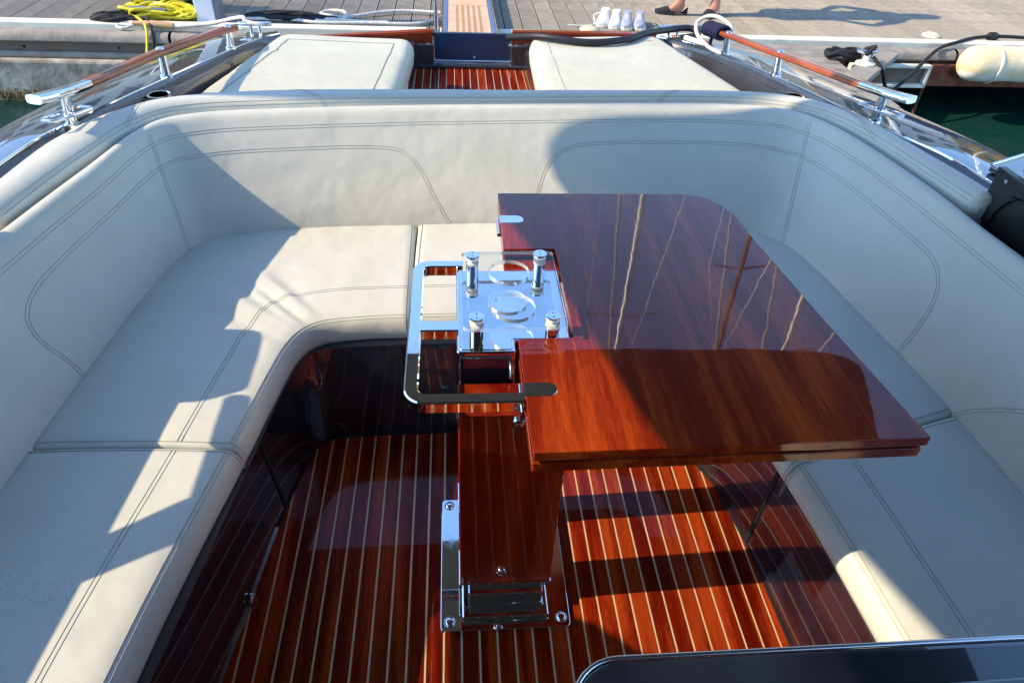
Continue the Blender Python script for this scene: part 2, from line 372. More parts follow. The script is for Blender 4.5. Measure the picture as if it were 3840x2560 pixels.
RI = [(1.985, -.6, .88), (1.955, 1.2, .87), (1.90, 2.253, .85), (1.82, 2.60, .836), (1.785, 3.00, .795), (1.755, 3.40, .753), (1.72, 3.78, .709), (1.66, 4.20, .663), (1.56, 4.60, .619), (1.36, 4.84, .593)]
def side_deck(O, I, sg):
    cols = []
    for o, i in zip(O, I):
        o = Vector(o); i = Vector(i); n = (o - i); n.z = 0; n.normalize()
        mid = o.lerp(i, .5) + Vector((0, 0, .012))
        cols.append([o + n * .0 + Vector((0, 0, -1.0)) - n * .18, o + n * .02 + Vector((0, 0, -.30)), o + n * .012 + Vector((0, 0, -.05)), o + n * .004 + Vector((0, 0, -.012)), o,
                     o.lerp(i, .25) + Vector((0, 0, .009)), mid, o.lerp(i, .75) + Vector((0, 0, .009)), i])
    lf = Loft(cols, 8); obj('side_deck', MB().grid(lf.rows, flip=sg < 0), 'hull_paint', boat)
    # chrome cap strip and the coaming wall inside it
    c2 = []; c3 = []
    for o, i in zip(O, I):
        o = Vector(o); i = Vector(i); n = (i - o); n.z = 0; n.normalize()
        c3.append([i + Vector((0, 0, .0005)) - n * .001, i + n * .003 + Vector((0, 0, .0045)), i + n * .008 + Vector((0, 0, .004)), i + n * .011 + Vector((0, 0, -.004))])
        c2.append([i + n * .008 + Vector((0, 0, .0)), i + n * .030 + Vector((0, 0, -.015)), i + n * .045 + Vector((0, 0, -.05)), i + n * .065 + Vector((0, 0, -.14)), Vector((i.x, i.y, .20)) + n * .07])
    cw = obj('coaming', MB().grid(Loft(c2, 8).rows, flip=sg < 0), 'coaming_paint', boat)
    obj('chrome_trim', MB().grid(Loft(c3, 8).rows, flip=sg < 0), 'chrome', cw)
side_deck(LO, LI, -1); side_deck(RO, RI, 1)
# rub rail of the stern under the mahogany boards
obj('transom', MB().prism(round_poly([(-1.14, 4.72), (-1.10, 4.83), (-.6, 4.98), (.2, 5.03), (1.0, 5.0), (1.58, 4.92), (1.42, 4.76), (.2, 4.86)], .02), -.4, .40, .01), 'hull_paint', boat)

# ---- cockpit floor: holly base showing in the joints between mahogany planks
cf = obj('cockpit_floor', MB().box((.15, .95, -.021), (1.9, 2.3, .04)), 'holly', boat)
PITCH = .0508
pm = MB().box((0, 0, 0), (PITCH - .0062, 2.3, .02), bev=.0006).mesh('plank'); pm.materials.append(MATS['mahogany_floor'])
for k in range(-14, 19):
    o = obj('plank', pm, None, cf); o.location = (.0028 + PITCH * (k + .5), .95, -.0096)

# ---- seat lockers
def locker(bot, top, name, z1=.35):
    cols = [[(b[0], b[1], 0.0), (b[0] * .97 + t[0] * .03, b[1] * .97 + t[1] * .03, .01), (t[0] * .5 + b[0] * .5, t[1] * .5 + b[1] * .5, z1 * .5), (t[0], t[1], z1), (t[0] + (t[0] - .15) * .25, t[1] + (t[1] - 1.0) * .25 * (1 if t[1] > 1.3 else 0), z1 + .001)] for b, t in zip(bot, top)]
    lf = Loft(cols, 8)
    return obj(name, MB().grid(lf.rows), 'navy_gloss', boat), lf
lb = [(-.76, -.2), (-.70, .4), (-.637, .908), (-.575, 1.436), (-.535, 1.66), (-.495, 1.755), (-.42, 1.79), (-.174, 1.801), (.25, 1.805), (.60, 1.80), (.74, 1.78), (.81, 1.72), (.865, 1.6), (.90, 1.5), (.932, 1.24), (.946, .925), (.965, .4), (.98, -.2)]
lt = [(-.775, -.2), (-.715, .4), (-.652, .908), (-.590, 1.40), (-.552, 1.70), (-.515, 1.82), (-.44, 1.875), (-.174, 1.895), (.25, 1.905), (.62, 1.90), (.76, 1.86), (.82, 1.77), (.875, 1.62), (.915, 1.5), (.945, 1.24), (.968, .925), (.985, .4), (1.0, -.2)]
lk, LL = locker(lb, lt, 'seat_locker')
# black rubber joint along the floor and the door gaps
def strip_on(lf, uv, wdt, lift, name, m, parent, sign=1):
    pts = [(lf.S(u, v), lf.N(u, v, sign)) for u, v in uv]; rows = []
    for i, (p, n) in enumerate(pts):
        t = (pts[min(i + 1, len(pts) - 1)][0] - pts[max(i - 1, 0)][0]).normalized(); sd = t.cross(n)
        rows.append([p - sd * wdt / 2, p - sd * wdt / 2 + n * lift, p + sd * wdt / 2 + n * lift, p + sd * wdt / 2])
    return obj(name, MB().grid(rows, smooth=False), m, parent)
sgn = 1 if LL.N(3, 1.5).x > 0 else -1
strip_on(LL, [(u / 8, .45) for u in range(0, 17 * 8)], .012, .004, 'floor_joint', 'gap_black', lk, sgn)
strip_on(LL, [(13.85, v / 8) for v in range(0, 25)], .016, .003, 'door_gap', 'gap_black', lk, sgn)
strip_on(LL, [(3.12, v / 8) for v in range(0, 25)], .013, .003, 'door_gap', 'gap_black', lk, sgn)
strip_on(LL, [(6.93, v / 8) for v in range(0, 25)], .007, .003, 'door_gap', 'gap_black', lk, sgn)
# left locker door with a bright edge and a turn latch
strip_on(LL, [(2.90 - k / 24 * 1.9, .95) for k in range(0, 25)], .006, .006, 'door_edge', 'steel_satin', lk, sgn)
p = LL.S(2.42, 1.05); nn = LL.N(2.42, 1.05, sgn)
lat = obj('latch', MB().lathe((0, 0, 0), [(.019, 0), (.019, .006), (.014, .010), (0, .011)], 20), 'chrome', lk)
lat.matrix_local = Matrix.Translation(p + nn * .004) @ nn.to_track_quat('Z', 'Y').to_matrix().to_4x4()

# ---- table pedestal and table come later as their own thing

# ---- aft deck between the sun pads
af = obj('aft_floor', MB().box((.15, 4.05, .357), (1.05, 1.72, .03)), 'holly', boat)
am = MB().box((0, 0, 0), (PITCH - .0062, 1.72, .012), bev=.0006).mesh('plank'); am.materials.append(MATS['mahogany_floor'])
for k in range(-7, 13):
    o = obj('plank', am, None, af); o.location = (.0028 + PITCH * (k + .5), 4.05, .3675)
pb = MB(); pb.prism([(-1.33, 3.25), (-.27, 3.25), (-.25, 4.86), (-1.1, 4.66), (-1.28, 3.9)], .10, .53, .01); obj('pad_base', pb, 'coaming_paint', boat)
pb = MB(); pb.prism([(.48, 3.25), (1.70, 3.25), (1.62, 4.0), (1.40, 4.72), (.47, 4.86)], .10, .53, .01); obj('pad_base', pb, 'coaming_paint', boat)
# stern boards
for x0, x1, y0, y1, z0, z1 in ((-1.10, -.138, 4.74, 4.86, .555, .597), (.392, 1.36, 4.86, 4.84, .600, .612)):
    a = Vector((x0, y0, 0)); b = Vector((x1, y1, 0)); rows = []
    for k in range(9):
        t = k / 8; q = a.lerp(b, t); z = z0 + (z1 - z0) * t
        rows.append([(q.x, q.y - .008, z - .085), (q.x, q.y - .012, z - .012), (q.x, q.y - .006, z), (q.x, q.y + .034, z + .002), (q.x, q.y + .04, z - .01), (q.x, q.y + .04, z - .085)])
    mb = MB().grid(rows, cv=True, smooth=False); mb.add(rows[0], [tuple(range(6))[::-1]]); mb.add(rows[-1], [tuple(range(6))])
    sb = obj('stern_board', mb, 'mahogany_board', boat)
    xe = -.165 if x0 < 0 else .42
    obj('screw', MB().box((xe, 4.838, .517), (.022, .012, .014), bev=.003), 'chrome', sb)
bx = MB().box((-.28, 4.84, .45), (.30, .06, .135), bev=.006); obj('stern_panel', bx, 'coaming_paint', boat)
bx = MB().box((.57, 4.84, .45), (.37, .06, .135), bev=.006); obj('stern_panel', bx, 'coaming_paint', boat)
sg_ = obj('stern_gate', MB().box((.128, 4.885, .49), (.515, .03, .175), bev=.004), 'gate_blue', boat)
obj('chrome_frame', MB().tube([(-.131, 4.86, .555), (-.131, 4.86, .412), (-.122, 4.86, .403), (.378, 4.86, .403), (.387, 4.86, .412), (.387, 4.86, .555)], .0055, 8), 'chrome', sg_)
obj('gate_latch', MB().lathe((.375, 4.862, .51), [(.012, .012), (.012, 0), (.008, -.012), (0, -.014)], 14, 'Y'), 'chrome', sg_)
obj('gate_latch', MB().lathe((.14, 4.868, .425), [(.005, .006), (.005, 0), (0, -.004)], 10, 'Y'), 'chrome', sg_)
obj('stern_sill', MB().box((.15, 4.83, .385), (.95, .10, .022), bev=.006), 'coaming_paint', boat)

# ---- console edge just in front of the photographer
con = MB(); ol = round_poly([(.155, -.3), (.155, .487), (1.75, .492), (1.75, -.3)], [.02, .075, .02, .02], 8)
con.prism(ol, .845, .90, .012, 4)
co = obj('console', con, 'navy_gloss', boat)
obj('console_body', MB().prism(round_poly([(.20, -.3), (.20, .43), (1.7, .43), (1.7, -.3)], .05), .0, .846), 'navy_gloss', co)
obj('console_step', MB().prism(round_poly([(.50, -.28), (.50, .418), (1.70, .442), (1.70, -.28)], .02), .9005, .912, .004), 'navy_gloss', co)
obj('edge_trim', MB().tube([(x, y, .8985) for x, y in round_poly([(.155, -.28), (.155, .487), (1.74, .492)], [0, .075, 0], 8)], .004, 8), 'steel_satin', co)

# ---- hardtop over the cockpit (above the frame): seen in the varnish and as the big shadow
ro = crv([(-1.20, .20), (-1.323, .577), (-1.391, .767), (-1.45, .95), (-1.547, 1.36), (-1.70, 1.86), (-1.79, 2.20), (-1.82, 2.44), (-1.80, 2.60), (-1.70, 2.70), (-1.54, 2.772), (-1.38, 2.808), (-1.10, 2.835), (-.6, 2.85), (.3, 2.86), (1.2, 2.85), (1.75, 2.835), (2.02, 2.80), (2.14, 2.73), (2.16, 2.62), (2.10, 2.42), (2.02, 2.18), (1.87, 1.6), (1.74, .90), (1.66, .20), (1.60, -2.4), (-1.20, -2.4)], 6, True)
rf = obj('hardtop', MB().prism(ro, 2.20, 2.25, .012), 'roof_under', boat)
for x, y, x2, y2 in ((-1.62, -1.6, -1.1, -1.5), (2.08, -1.6, 1.52, -1.5)):
    obj('hardtop_post', MB().tube([(x, y, .84), (x * .9 + x2 * .1, y, 1.1), (x2, y2, 2.22)], .03, 12), 'steel_satin', rf)

# ================================================================== SOFA
F = [(-.775, -.2), (-.700, .75), (-.612, 1.34), (-.561, 1.677), (-.535, 1.80), (-.495, 1.872), (-.43, 1.908), (-.30, 1.925), (-.165, 1.93), (.17, 1.94), (.5, 1.94), (.66, 1.93), (.76, 1.90), (.815, 1.84), (.85, 1.75), (.88, 1.6), (.915, 1.40), (.940, 1.25), (.975, .85), (1.03, -.2)]
C = [(-1.255, -.2), (-1.205, .75), (-1.160, 1.36), (-1.130, 1.77), (-1.092, 2.12), (-1.03, 2.385), (-.915, 2.488), (-.586, 2.558), (-.16, 2.582), (.171, 2.596), (.60, 2.60), (1.0, 2.588), (1.24, 2.55), (1.365, 2.43), (1.425, 2.25), (1.468, 1.96), (1.506, 1.674), (1.526, 1.445), (1.555, .85), (1.60, -.2)]
T = [(-1.43, -.2), (-1.365, .75), (-1.315, 1.42), (-1.262, 1.86), (-1.205, 2.21), (-1.145, 2.60), (-.985, 2.735), (-.605, 2.80), (-.16, 2.848), (.175, 2.873), (.62, 2.905), (1.056, 2.926), (1.36, 2.895), (1.515, 2.795), (1.605, 2.55), (1.66, 2.15), (1.680, 1.85), (1.702, 1.55), (1.76, .85), (1.83, -.2)]
ZS = .43; ZT = .80

def wr(u, v):                                         # creases of the cover round the inside corner
    g = math.exp(-((u - 5.0) / 1.25) ** 2) * math.exp(-((v - .30) / .26) ** 2)
    dent = .0022 * math.sin(u * 1.9 + 6 * v) * math.sin(v * 5 + u * .7) + .0012 * math.sin(u * 4.3 - 9 * v)
    return dent * math.sin(math.pi * min(1, v)) + g * (.0062 * math.sin(u * 5.6 + 4 * v) + .0032 * math.sin(u * 9.1 - 5 * v + 1) + .0014 * math.sin(u * 15.0 + 2))
def seat_col(f, c, u):
    f = Vector((*f, 0)); c = Vector((*c, 0)); d = (c - f).normalized(); L = (c - f).length
    z = lambda p, h: Vector((p.x, p.y, h))
    col = [z(f + d * .05, .342), z(f + d * .008, .345), z(f - d * .003, .356), z(f - d * .008, .375), z(f - d * .006, .395), z(f + d * .000, .413), z(f + d * .011, .428), z(f + d * .026, .4365)]
    for k in range(1, 13):
        t = k / 12; col.append(z(f + d * (.026 + (L + .03 - .026) * t), .437 + .010 * math.sin(math.pi * min(1, t * 1.02)) - .006 * t + wr(u, t)))
    return col
NF = 8                                                # profile points before the top surface
seatL = Loft([seat_col(f, c, i) for i, (f, c) in enumerate(zip(F, C))], 20)
# finer wrinkles: rebuild rows with continuous u so the creases are smooth
fF = crv(F, 20); fC = crv(C, 20)
seatL.rows = [seat_col(f, c, i / 20) for i, (f, c) in enumerate(zip(fF, fC))]
def seat_cushion(u0, u1, label, e0=True, e1=True):
    t = thing('seat_cushion', label, 'cushion', tuple(seatL.S((u0 + u1) / 2, NF + 4) - Vector((0, 0, .1))))
    us = [u0 + (u1 - u0) * k / 1 for k in (0,)]
    n = max(12, int((u1 - u0) * 16)); us = [u0 + (u1 - u0) * k / n for k in range(n + 1)]
    def end(u, k, q):                                 # round the cushion's ends into the joint
        return q
    rows = []
    ends = ([(u0, 0, .004), (u0, .25, .003), (u0, .6, .0015), ] if e0 else []), ([(u1, .6, .0015), (u1, .25, .003), (u1, 0, .004)] if e1 else [])
    def row(u, drop):
        r = [seatL.S(u, v) for v in range(seatL.np)]
        cz = .39
        return [Vector((p.x, p.y, p.z - drop * (1 if p.z > cz else 0))) for p in r]
    g = .0025
    d0 = (seatL.S(u0 + .1, NF + 3) - seatL.S(u0, NF + 3)).length / .1; d1 = (seatL.S(u1, NF + 3) - seatL.S(u1 - .1, NF + 3)).length / .1; du = min(d0, d1)
    seq = []
    if e0: seq += [(u0 + g / d0, .10), (u0 + g / d0, .014), (u0 + (g + .003) / d0, .006), (u0 + (g + .009) / d0, .001)]
    seq += [(u, 0) for u in us if (not e0 or u > u0 + .02 / du) and (not e1 or u < u1 - .02 / du)]
    if e1: seq += [(u1 - (g + .009) / d1, .001), (u1 - (g + .003) / d1, .006), (u1 - g / d1, .014), (u1 - g / d1, .10)]
    obj('cover', MB().grid([row(*q) for q in seq], flip=True), 'seat_vinyl', t)
    sg = 1 if seatL.N((u0 + u1) / 2, NF + 4).z > 0 else -1
    a, b = u0 + .03, u1 - .03
    m = max(20, int((b - a) * 24))
    seam(seatL, [(a + (b - a) * k / m, 6.6) for k in range(m + 1)], sg, t)
    vv = NF + 1.95
    def vs_(u): return vv if not 4.2 < u < 6 else vv
    seam(seatL, [(a + (b - a) * k / m, vs_(a + (b - a) * k / m)) for k in range(m + 1)], sg, t)
    ends_uv = []
    if e0: ends_uv.append(u0 + .016 / d0)
    if e1: ends_uv.append(u1 - .016 / d1)
    for ue in ends_uv:
        pts = [(seatL.S(ue, v / 3), seatL.N(ue, v / 3, sg)) for v in range(6, 3 * (seatL.np - 1))]
        obj('edge_stitching', MB().tube([p + q * .0003 for p, q in pts], .0011, 4), 'thread', t)
    return t
seat_cushion(-0.0, 2.02, 'pale grey bench cushion along the port locker with the latch', False, True)
seat_cushion(2.02, 8.0, 'creased pale grey corner seat cushion beside the metal tray frame', True, True)
seat_cushion(8.0, 10.4, 'pale grey centre seat cushion half hidden behind the metal tray', True, True)
seat_cushion(10.4, 17.05, 'pale grey corner seat cushion shaded behind the mahogany table', True, True)
seat_cushion(17.05, 19.0, 'pale grey bench cushion with a sunlit patch on its rounded edge', True, False)

def back_col(c, t):
    c = Vector((*c, 0)); t = Vector((*t, 0)); n = (t - c).normalized(); col = [Vector((c.x, c.y, .33)), Vector((c.x, c.y, .40))]
    for k in range(0, 13):
        s = k / 12; p = c.lerp(t, s); b = -.014 * math.sin(math.pi * s) - .012 * math.sin(math.pi * min(1, s * 2)) * (1 - s)
        col.append(Vector((p.x + n.x * b, p.y + n.y * b, ZS - .012 + (ZT - ZS + .012) * s)))
    for d, h in ((.010, .813), (.024, .823), (.042, .8265), (.060, .822), (.074, .810), (.082, .790), (.084, .74), (.084, .45)):
        col.append(Vector((t.x + n.x * d, t.y + n.y * d, h)))
    return col
fT = crv(T, 20)
BL = Loft([back_col(c, t) for c, t in zip(C, T)], 20)
BL.rows = [back_col(c, t) for c, t in zip(fC, fT)]
bk = thing('sofa_backrest', 'pale grey U-shaped upholstered backrest wrapped round the cockpit', 'backrest', (.2, 2.6, .4))
bs = 1 if BL.N(9, 8).y < 0 else -1
obj('cover', MB().grid(BL.rows, flip=bs < 0), 'seat_vinyl', bk)
FV = lambda s: 2 + 12 * s                             # height fraction of the face to profile index
seam(BL, [(.02 + k * 18.9 / 420, FV(.93)) for k in range(421)], bs, bk)
for u in (5.0, 13.0):
    seam(BL, [(u, 2 + k * 12.6 / 40) for k in range(41)], bs, bk, name='corner_seam')
def fuv(*k): return [(u, FV(s)) for u, s in crv(list(k), 14)]
seam(BL, fuv((2.72, .02), (2.66, .22), (2.57, .45), (2.60, .62), (2.80, .71), (3.2, .735), (4, .74), (5, .745), (6, .745), (7.0, .745), (7.55, .74), (7.84, .70), (8.03, .55), (8.2, .30), (8.42, .02)), bs, bk, name='panel_seam')
seam(BL, fuv((9.35, .02), (9.42, .30), (9.52, .55), (9.70, .70), (10.05, .74), (11, .745), (12, .745), (13, .745), (14, .74), (15, .735), (15.6, .72), (15.86, .62), (15.94, .45), (15.90, .22), (15.83, .02)), bs, bk, name='panel_seam')
seam(BL, fuv((17.05, .02), (17.2, .22), (17.5, .5), (18, .68), (19, .72)), bs, bk, name='panel_seam')
seam(BL, fuv((1.62, .02), (1.5, .22), (1.3, .5), (.9, .68), (0, .72)), bs, bk, name='panel_seam')

# ---- upper bolster running behind the backrest
BI = [(-1.335, 1.93), (-1.298, 2.20), (-1.255, 2.42), (-1.205, 2.62), (-1.06, 2.79), (-.62, 2.868), (-.16, 2.91), (.2, 2.93), (.62, 2.96), (1.06, 2.98), (1.40, 2.95), (1.59, 2.83), (1.675, 2.60), (1.74, 2.22), (1.765, 2.05)]
BO = [(-1.46, 1.93), (-1.45, 2.24), (-1.425, 2.46), (-1.335, 2.69), (-1.16, 2.87), (-.80, 2.975), (-.2, 3.01), (.25, 3.02), (.70, 3.035), (1.2, 3.05), (1.46, 3.02), (1.64, 2.90), (1.76, 2.62), (1.845, 2.28), (1.885, 2.06)]
def bol_col(i, o):
    i = Vector((*i, 0)); o = Vector((*o, 0)); col = []
    for t, h in ((-.02, .66), (-.01, .78), (0, .812), (.05, .832), (.14, .846), (.30, .858), (.50, .863), (.70, .861), (.86, .853), (.96, .838), (1.0, .815), (1.0, .74), (.98, .60)):
        p = i.lerp(o, t); col.append(Vector((p.x, p.y, h)))
    return col
bo = thing('coaming_bolster', 'pale grey padded bolster running above and behind the sofa backrest', 'bolster', (.2, 2.9, .62))
LB = Loft([bol_col(i, o) for i, o in zip(BI, BO)], 14)
LB.rows = [bol_col(i, o) for i, o in zip(crv(BI, 14), crv(BO, 14))]
bs2 = 1 if LB.N(7, 6).z > 0 else -1
mb = MB().grid(LB.rows, flip=bs2 < 0)
for rw, s in ((LB.rows[0], 1), (LB.rows[-1], -1)):      # rounded ends
    cen = sum(rw, Vector()) / len(rw); d = (LB.rows[1][6] - LB.rows[0][6]).normalized() * -1 if s > 0 else (LB.rows[-1][6] - LB.rows[-2][6]).normalized()
    r2 = [p + d * .022 + (cen - p) * .12 for p in rw]; r3 = [p + d * .03 + (cen - p) * .45 for p in rw]
    mb.grid([rw, r2, r3] if s < 0 else [r3, r2, rw], flip=bs2 < 0); mb.add(r3, [tuple(range(len(r3)))])
obj('cover', mb, 'seat_vinyl', bo)
seam(LB, [(.01 + k * 13.95 / 300, 3.5) for k in range(301)], bs2, bo, width=.016)
for u in (5.2, 8.62):
    seam(LB, [(u, 2.2 + k * 7.2 / 20) for k in range(21)], bs2, bo)
for a, b in (((4.05, 9.2), (2.9, 3.3)), ((10.9, 9.2), (12.1, 3.3))):
    seam(LB, [(a[0] + (b[0] - a[0]) * k / 20, a[1] + (b[1] - a[1]) * k / 20) for k in range(21)], bs2, bo)

# ================================================================== SUN PADS
def sunpad(P, label, z1=.665, th=.135):
    """P: four corners near-left, near-right, far-right, far-left"""
    P = [Vector((*p, 0)) for p in P]; c0 = sum(P, Vector()) / 4
    t = thing('sun_pad', label, 'sun pad', (c0.x, c0.y, z1 - th), 'sun pads each side of the aft aisle')
    n = 44; W = ((P[1] - P[0]).length + (P[2] - P[3]).length) / 2; D = ((P[3] - P[0]).length + (P[2] - P[1]).length) / 2; rc = .09
    def pos(a, b):                                    # a, b in metres inside W x D, corners rounded
        q = [a, b]
        x, y = a - W / 2, b - D / 2; sx, sy = (1 if x > 0 else -1), (1 if y > 0 else -1); x, y = abs(x), abs(y)
        cx, cy = W / 2 - rc, D / 2 - rc
        if x > cx and y > cy:
            ex, ey = x - cx, y - cy; L = math.hypot(ex, ey)
            if L > 1e-9: k = max(ex, ey) / L; x, y = cx + ex * k, cy + ey * k
        s, u = (x * sx + W / 2) / W, (y * sy + D / 2) / D
        return (P[0] * (1 - s) + P[1] * s) * (1 - u) + (P[3] * (1 - s) + P[2] * s) * u
    prof = [(0, -th), (-.008, -th * .55), (-.004, -.045), (.006, -.024), (.022, -.009), (.045, -.002)]
    ins = [.045 + (1) * 0]
    def ring(d):
        pts = []; m = 26
        for k in range(m): pts.append((d + (W - 2 * d) * k / m, d))
        for k in range(m): pts.append((W - d, d + (D - 2 * d) * k / m))
        for k in range(m): pts.append((W - d - (W - 2 * d) * k / m, D - d))
        for k in range(m): pts.append((d, D - d - (D - 2 * d) * k / m))
        return pts
    def top(a, b):
        s = b / D; h = .0
        for c, dep, wd in ((.70, .010, .030), (.36, .004, .022)): h -= dep * math.exp(-((s - c) / wd) ** 2)
        h += .006 * math.sin(math.pi * s) * math.sin(math.pi * a / W) + .0018 * math.sin(a * 9 + 3 * b) * math.sin(b * 11)
        return h
    rows = []
    for d, h in prof: rows.append([pos(a, b) + Vector((0, 0, z1 + h + top(a, b) * min(1, d * 20) * (d > 0))) for a, b in ring(d)])
    mb = MB().grid(rows, cv=True)
    d = .045; g = []
    for i in range(27):
        g.append([])
        for j in range(27):
            a, b = d + (W - 2 * d) * i / 26, d + (D - 2 * d) * j / 26
            g[-1].append(pos(a, b) + Vector((0, 0, z1 - .002 + top(a, b))))
    mb.grid(g)
    bm = bmesh.new(); me = mb.mesh('cover'); bm.from_mesh(me); bmesh.ops.remove_doubles(bm, verts=bm.verts, dist=.0008); bmesh.ops.recalc_face_normals(bm, faces=bm.faces); bm.to_mesh(me); bm.free()
    me.materials.append(MATS['pad_vinyl']); obj('cover', me, None, t)
    for (a0, b0), (a1, b1), (a2, b2), (a3, b3) in (((.11, .0), (.11, D - .15), (W - .11, D - .15), (W - .11, 0)),):
        path = []
        for p_, q_ in (((a0, b0), (a1, b1)), ((a1, b1), (a2, b2)), ((a2, b2), (a3, b3))):
            for k in range(24):
                a = p_[0] + (q_[0] - p_[0]) * k / 24; b = p_[1] + (q_[1] - p_[1]) * k / 24
                path.append(pos(a, max(b, .03)) + Vector((0, 0, z1 - .0005 + top(a, b))))
        obj('stitching', MB().tube(path, .0022, 5), 'thread_light', t)
    return t
sunpad([(-1.27, 3.36), (-.295, 3.36), (-.24, 4.44), (-1.035, 4.50)], 'white sun pad on the port side with its corner shaded by the rail')
sunpad([(.445, 3.36), (1.60, 3.42), (1.30, 4.64), (.475, 4.53)], 'white sun pad fully sunlit under the black mooring hose')

# ================================================================== TABLE
tb = thing('cockpit_table', 'varnished mahogany folding table with chrome tray frame on a pedestal', 'table', (.13, 1.25, 0))
out = [(.1366, 2.0396), (.7404, 2.0396), (.8197, 2.0149), (.8594, 1.9611), (.8814, 1.8774), (.8867, 1.7892), (.9387, 1.3397), (.9757, 1.0735), (.9863, .9986), (.9969, .9413), (.1481, .9255), (.1463, 1.2895), (.2829, 1.2921), (.2829, 1.6949), (.134, 1.6949)]
orr = [.004, .03, .05, .05, .05, .04, 0, 0, 0, .005, .004, .004, .004, .004, .004]
top_o = round_poly(out, orr, 4)[::-1]
tl = obj('upper_leaf', MB().prism(top_o, .8345, .860, .0026), 'mahogany_table', tb)
obj('lower_leaf', MB().prism([(x + (0 if x < .5 else -.006), (1.612 if x < .3 and 1.66 < y < 1.72 else y + (.001 if y < 1.05 else 0))) for x, y in top_o], .800, .8255, .0026), 'mahogany_table', tb)
obj('leaf_gap', MB().prism([(.56 + (x - .56) * .985, 1.48 + (y - 1.48) * .985) for x, y in top_o], .825, .835), 'gap_black', tb)
for y0, y1, x0, x1 in ((1.845, 1.890, .134, .206), (1.0885, 1.1325, .1455, .2195)):
    r = (y1 - y0) / 2; ym = (y0 + y1) / 2
    pl = [(x0 - .001, y0), (x1 - r, y0)] + [(x1 - r + r * math.sin(a), ym - r * math.cos(a)) for a in [math.pi * k / 12 for k in range(1, 12)]] + [(x1 - r, y1), (x0 - .001, y1)]
    hp = obj('hinge_plate', MB().prism(pl, .852, .8610, .0006, 1), 'chrome_plate', tb)
    obj('hinge_knuckle', MB().tube([(x0 - .004, ym - .045, .831), (x0 - .004, ym + .045, .831)], .006, 12), 'chrome', hp)
# tray frame: flat chrome bar ladder beside the leaf
def arc(cx, cy, r, a0, a1, n=8): return [(cx + r * math.cos(R(a0 + (a1 - a0) * k / n)), cy + r * math.sin(R(a0 + (a1 - a0) * k / n))) for k in range(n + 1)]
ZF = .8397
fp = [(.1437, 1.093)] + arc(-.0688, 1.1265, .0335, 270, 180) + arc(-.0705, 1.597, .0318, 180, 90) + [(.018, 1.6288)]
fr = obj('tray_frame', MB().bar([(x, y, ZF) for x, y in fp], .0317, .0317), 'chrome', tb)
obj('cross_bar', MB().bar([(-.0881, 1.350, ZF), (.0035, 1.350, ZF)], .0405, .030), 'chrome', fr)
# tray box and its mirror top
tray_o = [(-.001, 1.2555), (.139, 1.2555), (.139, 1.2965), (.276, 1.2965), (.276, 1.606), (-.001, 1.606)]
bx_o = round_poly(tray_o, [.008, .004, .003, .008, .008, .008], 3)
tr = obj('tray', MB().prism(bx_o, .720, .8465, .004, 3), 'chrome', tb)
obj('mirror_plate', MB().prism(round_poly([(.007, 1.264), (.131, 1.264), (.131, 1.304), (.268, 1.304), (.268, 1.598), (.007, 1.598)], .006, 3), .8460, .8482, .0006, 1), 'chrome_plate', tr)
obj('tray_front', MB().box((.068, 1.2535, .790), (.122, .006, .088), bev=.002), 'navy_gloss', tr)
obj('tray_bracket', MB().tube([(.128, 1.254, .815), (.128, 1.236, .815), (.128, 1.228, .806), (.128, 1.228, .79)], .006, 10), 'steel_satin', tr)
# acrylic drinks holder on four chrome pillars
def holed_plate(outline, holes, z0, z1):
    """plate with round holes: outer loop and hole loops filled, then thickened"""
    bm = bmesh.new()
    def loop(pts, z): return [bm.verts.new((x, y, z)) for x, y in pts]
    loops = [loop(outline, z0)] + [loop([(cx + r * math.cos(2 * math.pi * k / 40), cy + r * math.sin(2 * math.pi * k / 40)) for k in range(40)], z0) for cx, cy, r in holes]
    es = []
    for lp in loops:
        for i in range(len(lp)): es.append(bm.edges.new((lp[i], lp[(i + 1) % len(lp)])))
    bmesh.ops.triangle_fill(bm, use_beauty=True, edges=es)
    fs = bm.faces[:]; r = bmesh.ops.extrude_face_region(bm, geom=fs)
    bmesh.ops.translate(bm, vec=(0, 0, z1 - z0), verts=[e for e in r['geom'] if isinstance(e, bmesh.types.BMVert)])
    bmesh.ops.recalc_face_normals(bm, faces=bm.faces[:])
    mb = MB(); mb.bm(bm, False); return mb
pp = round_poly([(.0141, 1.278), (.2644, 1.2798), (.2627, 1.62), (.0141, 1.6147)], .014, 5)
me = holed_plate(pp, [(.1375, 1.5195, .0533), (.1384, 1.3644, .0542)], .8904, .9009).mesh('drink_holder')
me.materials.append(MATS['acrylic']); me.materials.append(MATS['acrylic_edge'])
for f in me.polygons: f.material_index = 0 if abs(f.normal.z) > .5 else 1
dh = obj('drink_holder', me, None, tb)
for x, y in ((.0432, 1.582), (.2256, 1.588), (.0467, 1.310), (.23, 1.312)):
    obj('pillar', MB().lathe((x, y, .8480), [(.0168, 0), (.0168, .0364)], 24), 'chrome', dh)
    obj('washer', MB().lathe((x, y, .9009), [(.0172, 0), (.0172, .0062), (.0158, .007)], 24), 'nylon_white', dh)
    obj('washer', MB().lathe((x, y, .8842), [(.0172, 0), (.0172, .0058)], 24), 'nylon_white', dh)
    obj('cap', MB().lathe((x, y, .9079), [(.0185, 0), (.0185, .0045), (.0176, .0052)], 24), 'chrome', dh)
    mb = MB()
    for dy in (-.008, .008): mb.lathe((x, y + dy, .9130), [(.0019, 0), (.0019, .0006)], 8)
    obj('pin_holes', mb, 'gap_black', dh)
